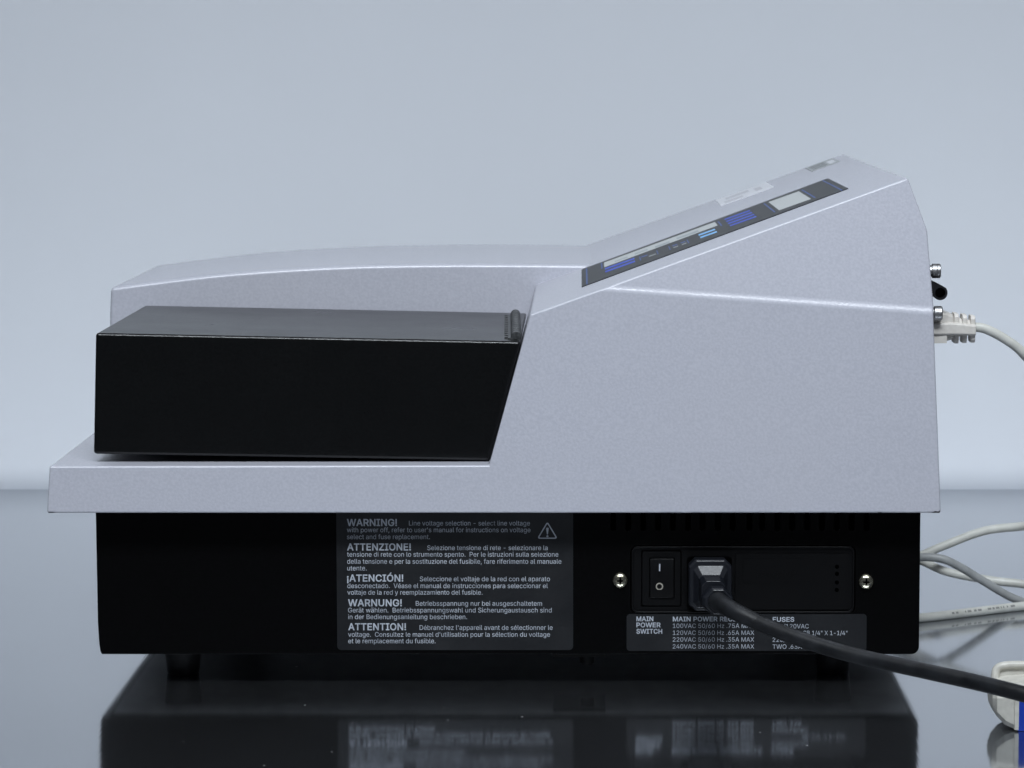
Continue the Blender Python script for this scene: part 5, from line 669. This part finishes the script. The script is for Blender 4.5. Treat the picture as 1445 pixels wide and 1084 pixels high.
for u0, u1, v0, v1 in ((112, 123, 300, 318), (114, 128, 330, 350), (131, 135, 312, 340)):
    obj('sticker_print', slope_quad(rect(u0, u1, v0, v1), 0.2, 0.38), 'sticker_ink', stk)
bad = obj('model_badge', slope_quad(rect(164.5, 181.3, 312, 366), -0.1, 0.3), 'badge', reader)
for v in (320, 334, 348):
    obj('badge_print', slope_quad(rect(166, 174.5, v, v + 6), 0.2, 0.38), 'badge_ink', bad)
obj('badge_print', slope_quad(rect(176, 180, 322, 350), 0.2, 0.38), 'sticker', bad)

# --- base
pts = [(-230.5, 86.5), (161.2, 86.5)]
r = 3.6
for k in range(6):
    a = R(0 - 90 * k / 5)
    pts.append((161.2 - r + r * math.cos(a), 14.9 + r + r * math.sin(a)))
pts += [(-228.6, 14.9), (-229.3, 16.3), (-229.8, 20.0), (-230.3, 30)]
bm = prism(pts, 0.0, 372.0)
base = obj('base', bm, 'base', reader, smooth=30)
cut = bmesh.new()
for k in range(18):
    xc = 15.3 + k * 7.08
    if k == 9:
        xc += 1.0
    prism(rrect(xc - 1.25, xc + 1.25, 74.6, 84.2, 1.1, 3), -2, 4.0, cut)
prism(rrect(23.6, 130.4, 34.5, 67.4, 3.4, 5), -2, 5.0, cut)
boolean_cut(base, cut)
for p in base.data.polygons:
    p.use_smooth = True
base.data.set_sharp_from_angle(angle=R(30))
bevel_mod(base, 0.35, 2, 50)
for k in range(18):
    xc = 15.3 + k * 7.08 + (1.0 if k == 9 else 0)
    b2 = prism(rrect(xc - 1.2, xc + 1.2, 74.7, 84.1, 1.1, 3), 3.2, 3.9)
    obj('vent_slot', b2, 'hole', base)

# added plate below the base, its grey lightens the dark reflection on the table
bp_ = obj('added_fill_plate', box(-224, 157, 4, 368, 14.2, 15.2), 'fill_plate', reader)

# --- feet
def foot(x, y):
    return lathe((x, y, 0), (0, 0, 1), [(0.0, 7.2), (0.8, 7.8), (13.5, 9.2), (15.2, 9.2)], 24)
for x, y in ((-193.8, 31), (123, 36), (-193.8, 345), (123, 345)):
    obj('foot', foot(x, y), 'rubber', reader, smooth=40)
# shipping bracket under the middle
br = obj('bracket', bevel(box(-13.5, 11.8, 6, 40, 12.4, 15.0), 0.3, 1), 'plastic', reader)
obj('bracket_screw', lathe((2.9, 12, 15), (0, 0, -1), [(2.2, 3.7), (6.2, 3.7), (7.0, 3.0)], 18), 'plastic', br, smooth=40)

# --- power module
pm = obj('power_inlet', plate(24.0, 130.0, 34.9, 67.0, 3.1, 0.6, 4.9, 0.4), 'plastic', reader)
cut = bmesh.new()
prism(rrect(28.6, 47.8, 37.8, 65.0, 0.8, 3), -3, 3.6, cut)
prism(rrect(50.3, 71.8, 36.0, 62.0, 2.0, 3), -3, 4.0, cut)
boolean_cut(pm, cut)
bm = bmesh.new()
prism(rrect(24.0, 130.0, 34.9, 67.0, 3.1, 6), -0.5, 0.7, bm)
ringo = obj('inlet_rim', bm, 'plastic', pm)
cut = bmesh.new()
prism(rrect(24.8, 129.2, 35.7, 66.2, 2.6, 6), -3, 3, cut)
boolean_cut(ringo, cut)
bevel_mod(ringo, 0.22, 2, 40)
# rocker switch
bz = obj('switch_bezel', plate(29.2, 47.2, 38.4, 64.4, 0.8, 0.4, 3.4, 0.25), 'plastic', pm)
cut = prism(rrect(32.4, 44.6, 42.0, 61.4, 0.6, 3), -3, 2.6)
boolean_cut(bz, cut)
secs = []
for z, y in ((42.3, 2.2), (42.3, -0.6), (51.7, 0.9), (61.1, -1.3), (61.1, 2.2)):
    secs.append([(32.8, y, z), (44.2, y, z)])
bm = bmesh.new()
A = [bm.verts.new(s[0]) for s in secs]
B = [bm.verts.new(s[1]) for s in secs]
bm.faces.new(A)
bm.faces.new(B[::-1])
for i in range(5):
    k = (i + 1) % 5
    bm.faces.new((A[i], A[k], B[k], B[i]))
rk = obj('rocker', bm, 'plastic', pm)
bevel_mod(rk, 0.3, 2, 30)
bm = prism([(37.05, 55.2), (37.65, 55.2), (37.65, 58.6), (37.05, 58.6)], -0.95, -0.4)
obj('on_mark', bm, 'ink', pm)
bm = bmesh.new()
seg = 20
ro, ri, cx, cz = 1.75, 1.2, 37.3, 47.6
v = [[bm.verts.new((cx + r * math.cos(2 * math.pi * k / seg), y, cz + r * math.sin(2 * math.pi * k / seg))) for k in range(seg)]
     for r, y in ((ro, 0.4), (ro, 0.0), (ri, 0.0), (ri, 0.4))]
for a, b in zip(v, v[1:]):
    for k in range(seg):
        bm.faces.new((a[k], a[(k + 1) % seg], b[(k + 1) % seg], b[k]))
obj('off_mark', bm, 'ink_dim', pm)
# fuse drawer
fd = obj('fuse_drawer', plate(73.4, 127.4, 36.6, 63.4, 1.2, -0.2, 0.9, 0.3), 'plastic', pm)
obj('drawer_window', plate(77.0, 110.5, 49.5, 61.0, 0.8, -0.45, 0.2, 0.2), 'plastic', pm)
for z in (57.2, 53.8, 49.6, 46.0):
    obj('drawer_dot', lathe((121.7, -0.4, z), (0, 1, 0), [(0, 0.75), (0.12, 1.0), (0.5, 1.0)], 14), 'hole', pm, smooth=40)
bmi = bmesh.new()
for k in range(10):
    x = 84 + k * 1.9
    box(x, x + 1.2, -0.6, -0.4, 52.3, 54.6, bmi)
o = obj('drawer_embossing', bmi, 'plastic', pm)
# screws
def screw(x, z):
    bm = lathe((x, 0.2, z), (0, -1, 0), [(0, 3.7), (0.7, 3.75), (1.5, 3.2), (2.1, 2.2), (2.4, 1.0), (2.45, 0.05)], 24)
    o = obj('panel_screw', bm, 'zinc', reader, smooth=50)
    cut = bmesh.new()
    box(x - 0.42, x + 0.42, -5, -1.2, z - 1.75, z + 1.75, cut)
    c2 = bmesh.new()
    box(x - 1.75, x + 1.75, -5, -1.2, z - 0.42, z + 0.42, c2)
    boolean_cut(o, cut)
    boolean_cut(o, c2)
    obj('screw_recess', box(x - 1.5, x + 1.5, -1.25, -1.0, z - 1.5, z + 1.5), 'hole', o)
    return o
screw(18.6, 50.6)
screw(135.6, 50.0)

# --- warning label
def wx(v):
    return -121.12 + v * 0.08382
def wz(v):
    return 84.3 - v * 0.0850
wl = obj('warning_label', plate(wx(58), wx(1400), wz(792), 85.5, 2.0, -0.28, 0.1, 0.08, 1), 'label', reader)
wl['label'] = 'black warning label printed in five languages'
HEAD = [("WARNING!", 118, 402, 88), ("ATTENZIONE!", 118, 480, 226), ("\u00a1ATENCI\u00d3N!", 116, 436, 402), ("WARNUNG!", 121, 427, 542), ("ATTENTION!", 121, 450, 678)]
for t, a, b, z in HEAD:
    text_mesh('heading_print', t, wx(a), wx(b), wz(z), 3.2, -0.33, 'ink', wl, 'B')
BODY = [("Line voltage selection - select line voltage", 470, 1155, 86),
        ("with power off, refer to user's manual for instructions on voltage", 118, 1158, 124),
        ("select and fuse replacement.", 118, 588, 163),
        ("Selezione tensione di rete - selezionare la", 573, 1255, 225),
        ("tensione di rete con lo strumento spento.  Per le istruzioni sulla selezione", 118, 1316, 262),
        ("della tensione e per la sostituzione del fusibile, fare riferimento al manuale", 118, 1333, 302),
        ("utente.", 118, 228, 340),
        ("Seleccione el voltaje de la red con el aparato", 530, 1268, 401),
        ("desconectado.  V\u00e9ase el manual de instrucciones para seleccionar el", 118, 1256, 440),
        ("voltaje de la red y reemplazamiento del fusible.", 118, 885, 477),
        ("Betriebsspannung nur bei ausgeschaltetem", 506, 1223, 540),
        ("Ger\u00e4t w\u00e4hlen.  Betriebsspannungswahl und Sicherungaustausch sind", 121, 1278, 578),
        ("in der Bedienungsanleitung beschrieben.", 121, 797, 616),
        ("D\u00e9branchez l'appareil avant de s\u00e9lectionner le", 527, 1283, 677),
        ("voltage.  Consultez le manuel d'utilisation pour la s\u00e9lection du voltage", 121, 1268, 716),
        ("et le remplacement du fusible.", 121, 617, 753)]
for t, a, b, z in BODY:
    text_mesh('text_print', t, wx(a), wx(b), wz(z), 2.25, -0.33, 'ink', wl)
# warning triangle
bm = bmesh.new()
def tri(cx, cz, s, r=0):
    return [(cx + s * math.cos(R(a)), cz + s * 0.98 * math.sin(R(a))) for a in (90, 210, 330)]
cx, cz = wx(1254), wz(128)
def rounded_tri(s, r):
    P = tri(cx, cz, s)
    out = []
    for i in range(3):
        p = Vector(P[i]); a = (Vector(P[i - 1]) - p).normalized(); b = (Vector(P[(i + 1) % 3]) - p).normalized()
        c = p + (a + b).normalized() * r * 2
        a0 = math.atan2(-b.y - a.y, -b.x - a.x)
        for k in range(-4, 5):
            t = a0 + R(60) * k / 4
            out.append((c.x + r * math.cos(t), c.y + r * math.sin(t)))
    return out
outer, inner = rounded_tri(5.7, 0.7), rounded_tri(4.6, 0.35)
va = [bm.verts.new((x, -0.33, z)) for x, z in outer]
vb = [bm.verts.new((x, -0.33, z)) for x, z in inner]
nn = len(va)
for k in range(nn):
    bm.faces.new((va[k], va[(k + 1) % nn], vb[(k + 1) % nn], vb[k]))
ex = [(cx - 0.62, cz + 2.1), (cx - 0.35, cz + 2.5), (cx + 0.35, cz + 2.5), (cx + 0.62, cz + 2.1), (cx + 0.22, cz - 0.75), (cx - 0.22, cz - 0.75)]
bm.faces.new([bm.verts.new((x, -0.33, z)) for x, z in ex])
bm.faces.new([bm.verts.new((cx + 0.5 * math.cos(R(a)), -0.33, cz - 1.6 + 0.5 * math.sin(R(a)))) for a in range(0, 360, 30)])
obj('warning_triangle', bm, 'ink', wl)

# --- rating label
def px(v):
    return 6.73 + v * 0.0948
def pz(v):
    return 84.3 - v * 0.09566
rl = obj('rating_label', plate(px(158), px(1364), pz(708), pz(522), 1.6, -0.28, 0.1, 0.08, 1), 'label', reader)
rl['label'] = 'black rating label under the power inlet'
for t, a, b, z in (("MAIN", 207, 292, 557), ("POWER", 207, 329, 588), ("SWITCH", 207, 337, 620), ("MAIN POWER RECEPTACLE", 390, 842, 558), ("FUSES", 892, 1000, 560)):
    text_mesh('heading_print', t, px(a), px(b), pz(z), 2.15, -0.33, 'ink', rl, 'B')
for t, a, b, z in (("100VAC 50/60 Hz .75A MAX", 390, 800, 592), ("120VAC 50/60 Hz .65A MAX", 390, 799, 627), ("220VAC 50/60 Hz .35A MAX", 390, 799, 661),
                   ("240VAC 50/60 Hz .35A MAX", 390, 799, 696), ("100/120VAC", 892, 1073, 594), ("SB 1/4\" X 1-1/4\"", 1046, 1268, 628),
                   ("220/240VAC", 892, 1073, 662), ("TWO .63A", 892, 1040, 697)):
    text_mesh('text_print', t, px(a), px(b), pz(z), 2.1, -0.33, 'ink', rl)

# --- rear connectors
def xr(z):
    return 169.3 - (z - 84.9) * 0.0437
bm = box(xr(205) - 1, xr(197) + 1.6, 22, 60, 190.5, 203.2)
obj('rear_bracket', bevel(bm, 0.2, 1), 'plastic', reader)
bm = box(xr(176) - 1, xr(176) + 2.4, 22, 60, 172.6, 182.2)
obj('rear_bracket', bevel(bm, 0.2, 1), 'plastic', reader)
bm = lathe((xr(196) + 1.4, 26, 196.3), (1, 0, 0), [(0, 2.8), (2.2, 2.8), (2.4, 3.5), (4.4, 3.55), (4.6, 3.3), (4.8, 3.55), (6.0, 3.5), (6.4, 3.1), (6.4, 2.2), (4.5, 2.1)], 22)
obj('jack_nut', bm, 'steel', reader, smooth=35)
bm = lathe((xr(176) + 2.6, 22, 176.2), (1, 0, 0), [(0, 2.8), (0.8, 3.0), (1.2, 3.55), (4.4, 3.6), (4.9, 3.2), (4.9, 1.6), (3.0, 1.5)], 22)
obj('jack_nut', bm, 'steel', reader, smooth=35)
# black round clip between them
C = Vector((171.6, 0, 186.2))
arc = [(C.x + 3.5 * math.cos(R(a)), C.z + 3.5 * math.sin(R(a))) for a in range(-178, 48, 9)]
clip = obj('cable_clip', prism(arc + [(168.9, 191.4), (xr(192) - 1.5, 193.2), (xr(187) - 1.5, 186)], 20, 34), 'clip', reader, smooth=35)
cut = lathe((C.x, 15, C.z), (0, 1, 0), [(0, 2.5), (12, 2.5)], 20)
boolean_cut(clip, cut)

# ------------------------------------------------------------------ power cord
cord = thing('power_cord', 'thick black power cord plugged into the base of the reader', 'power cord')
def sec(y, xc, zc, w, h, c):
    x0, x1, z0, z1 = xc - w / 2, xc + w / 2, zc - h / 2, zc + h / 2
    return [(x0 + c, y, z0), (x1 - c, y, z0), (x1, y, z0 + c), (x1, y, z1 - c), (x1 - c, y, z1), (x0 + c, y, z1), (x0, y, z1 - c), (x0, y, z0 + c)]
bm = loft([sec(3.6, 61.0, 49.4, 19.6, 24, 3), sec(-11, 61.0, 50.2, 20.6, 24.6, 3.2), sec(-12, 61.1, 50.0, 19.6, 23.6, 3.4), sec(-12.3, 61.1, 49.6, 16.0, 19.8, 2.0),
           sec(-15.4, 61.3, 48.6, 11.4, 13.6, 1.8), sec(-24.0, 62.0, 47.2, 11.4, 14.0, 2.4)])
pl = obj('plug', bm, 'plug', cord)
bevel_mod(pl, 0.4, 2, 20)
bm = loft([sec(-21.5, 62.6, 46.2, 11.6, 11.4, 3.4), sec(-22.5, 63.2, 45.6, 14.4, 12.8, 4.4), sec(-27.5, 63.8, 45.2, 14.6, 13.0, 4.5), sec(-29.0, 64.2, 45.0, 12.6, 11.4, 4.0)])
o = obj('collar', bm, 'plug', pl)
bevel_mod(o, 0.5, 2, 20)
path = catmull([(63.4, -26, 45.2), (65.4, -34, 45.0), (71.5, -43, 43.0), (81.5, -50, 39.2)], 8)
rad = [4.8 - 1.1 * i / (len(path) - 1) for i in range(len(path))]
obj('strain_relief', tube(path, rad, 18), 'cord', cord, smooth=50)
CP = [(65.4, -34, 45.0), (71.5, -43, 43.0), (81.5, -50, 39.2), (97.0, -62, 34.8), (121.0, -78, 29.8), (152.0, -100, 26.5), (175.0, -118, 24.4), (196.0, -135, 21.8), (225.0, -152, 16.0), (262, -165, 8.0), (310, -172, 3.7), (400, -170, 3.7)]
obj('cable', tube(catmull(CP, 10), 3.6, 18), 'cord', cord, smooth=60)

# ------------------------------------------------------------------ serial cable with beige plug
ser = thing('serial_cable', 'off-white cable with ribbed beige plug on the back of the reader', 'cable')
def secx(x, yc, zc, w, h, c):
    y0, y1, z0, z1 = yc - w / 2, yc + w / 2, zc - h / 2, zc + h / 2
    return [(x, y0 + c, z0), (x, y1 - c, z0), (x, y1, z0 + c), (x, y1, z1 - c), (x, y1 - c, z1), (x, y0 + c, z1), (x, y0, z1 - c), (x, y0, z0 + c)]
PY = 34
bm = loft([secx(166, PY, 169.2, 17, 14.6, 1.2), secx(174, PY, 169.4, 17, 14.6, 1.2), secx(178.5, PY, 169.2, 14, 12.4, 1.4), secx(179.6, PY, 168.8, 11, 9.6, 1.6), secx(189.3, PY, 168.4, 8.0, 6.4, 1.6)])
pb = obj('plug', bm, 'beige', ser)
bevel_mod(pb, 0.4, 2, 18)
bm = loft([secx(166, PY - 1, 168.6, 19, 6.2, 0.8), secx(180, PY - 1, 168.4, 17, 6.0, 0.8), secx(189.8, PY - 1, 167.6, 12, 5.2, 0.8)])
o = obj('seam_flange', bm, 'beige', pb)
bevel_mod(o, 0.4, 2, 18)
bm = bevel(box(166.5, 175.6, PY - 9, PY + 8, 161.6, 165.4), 0.4, 2)
obj('latch_foot', bm, 'beige', pb)
for k, x in enumerate((179.4, 183.4, 187.4)):
    bm = loft([secx(x, PY, 168.4 - 0.2 * k, 12.6 - k, 14.6 - 0.7 * k, 1.5), secx(x + 2.3, PY, 168.3 - 0.2 * k, 12.4 - k, 14.4 - 0.7 * k, 1.5)])
    o = obj('grip_rib', bm, 'beige', pb)
    bevel_mod(o, 0.4, 2, 18)
CP = [(186, PY, 168.3), (190.5, PY, 168.6), (196, PY, 167.4), (205, PY + 1, 162.6), (214, PY + 3, 155.5), (228, 46, 138), (244, 80, 105), (258, 130, 74), (258, 180, 56), (243, 214, 45.5),
      (220, 222, 41.2), (197, 222, 32.6), (184, 222, 27), (174, 226, 24.5), (166, 238, 22), (164, 252, 20), (172, 262, 19), (186, 246, 21.5), (201, 232, 17.0), (224, 228, 13.0), (243, 226, 11.0), (275, 226, 6), (330, 226, 2.5), (420, 230, 2.5)]
SERIAL_P = [p for p in CP if p[1] > 170 and p[2] > 30]
SERIAL = obj('cable', tube(catmull(CP, 8), 2.35, 14), 'cable', ser, smooth=60)

gc = thing('grey_cable', 'darker grey cable dipping to the table behind the base', 'cable')
CP = [(120, 250, 2.6), (150, 228, 14), (172, 214, 25), (184, 208, 28.8), (196, 206, 28.0), (207, 208, 22.5), (217, 210, 16.2), (236, 214, 5.0), (250, 217, 2.5), (300, 230, 2.5), (420, 250, 2.5)]
obj('cable', tube(catmull(CP, 8), 2.3, 14), 'cable_grey', gc, smooth=60)

dc = thing('straight_cable', 'off-white cable lying nearly straight on the table behind the base', 'cable')
CP = [(100, 150, 2.4), (150, 160, 2.4), (180, 170, 2.4), (210, 188, 2.4), (240.5, 207, 2.4), (290, 232, 2.4), (400, 270, 2.4)]
STRAIGHT_P = CP
STRAIGHT = obj('cable', tube(catmull(CP, 8), 2.35, 14), 'cable', dc, smooth=60)

# ------------------------------------------------------------------ connector at the right edge
cn = thing('cable_connector', 'off-white and blue cable connector lying on the table at the right edge', 'connector')
bm = loft([secx(179.4, -90, 13.5, 18, 6.5, 2.0), secx(181.0, -90, 12.2, 25, 11.6, 2.6), secx(184.5, -90, 10.6, 29, 16.0, 2.6), secx(190.0, -90, 9.3, 31.5, 18.2, 2.0), secx(190.4, -90, 9.2, 31.0, 17.8, 2.0)])
hd = obj('hood', bm, 'white_plastic', cn)
bevel_mod(hd, 0.8, 3, 18)
obj('end_band', bevel(box(188.4, 190.2, -106.2, -73.8, 0.9, 18.6), 0.5, 2), 'white_plastic', cn, smooth=40)
bm = bevel(box(190.1, 228, -105.4, -74.6, 0.2, 17.6), 1.0, 2)
obj('blue_shell', bm, 'blue_plastic', cn, smooth=40)
bm = loft([[(183.4, -96, 17.6), (183.4, -76, 17.6), (183.4, -76, 20.6), (183.4, -95, 18.9)],
           [(190.0, -102, 17.4), (190.0, -76, 17.4), (190.0, -76, 21.6), (190.0, -101, 19.0)],
           [(204.0, -106.5, 17.2), (204.0, -76, 17.2), (204.0, -76, 22.4), (204.0, -105.5, 19.2)],
           [(229.0, -106.5, 17.2), (229.0, -76, 17.2), (229.0, -76, 22.4), (229.0, -105.5, 19.2)]])
tp = obj('top_cap', bm, 'white_plastic', cn)
bevel_mod(tp, 0.7, 3, 20)
path = catmull([(183.6, -79, 17), (183.2, -78, 21), (184.2, -77, 24.6), (187.6, -77, 26.2), (196, -77, 26.6), (226, -77, 26.6), (229, -77, 25), (229.5, -77, 18)], 6)
obj('latch_rim', tube(path, 1.9, 12), 'white_plastic', cn, smooth=60)
bm = prism([(184.5, 19), (228, 19), (228, 25.4), (186.5, 25.4), (184.8, 23.4)], -77.2, -75.6)
obj('latch_web', bm, 'white_plastic', cn)
CP = [(224, -90, 9), (250, -90, 9), (290, -85, 6), (400, -60, 3)]
obj('cable', tube(catmull(CP, 8), 3.0, 14), 'cable', cn, smooth=60)

# ------------------------------------------------------------------ small marks
def cable_print(cable, CP, r, x0, x1, n):
    path = [p for p in catmull(CP, 40) if x0 < p.x < x1]
    bm = bmesh.new()
    rnd = random.Random(n)
    k = 0
    while k < len(path) - 6:
        m_ = rnd.choice((1, 2, 2, 3))
        a_, b_ = path[k], path[min(k + m_, len(path) - 1)]
        ring = []
        tg = (b_ - a_).normalized()
        side = tg.cross(Vector((0, 0, 1))).normalized()
        up_ = side.cross(tg)
        for p in (a_, b_):
            ring.append([bm.verts.new(p + side * (r + 0.06) * math.cos(R(t)) + up_ * (r + 0.06) * math.sin(R(t))) for t in (14, 28, 42)])
        for q in range(2):
            bm.faces.new((ring[0][q], ring[1][q], ring[1][q + 1], ring[0][q + 1]))
        k += m_ + rnd.choice((1, 1, 2, 5))
    obj('cable_print', bm, 'print', cable)
cable_print(STRAIGHT, STRAIGHT_P, 2.35, 196, 236, 3)
cable_print(SERIAL, SERIAL_P, 2.35, 222, 240, 5)
for pts in ([(164.6, 84.98), (168.6, 84.98), (168.9, 86.3), (167.9, 85.7), (166.5, 85.9), (165.2, 85.3)], [(139.0, 84.98), (141.6, 84.98), (141.0, 85.4), (139.8, 85.3)],
            [(-250.6, 84.98), (-247.0, 84.98), (-248.5, 85.4), (-250.4, 85.6)]):
    b_ = bmesh.new()
    b_.faces.new([b_.verts.new((x, ylow(z) - 0.06 + (0.35 if z < 85.2 else 0.0) - 0.35, z)) for x, z in pts])
    obj('paint_chip', b_, 'overlay_edge', housing)
cn.location = (0.0042, 0.0, 0.0)
cn.scale = (1.0, 1.0, 0.93)
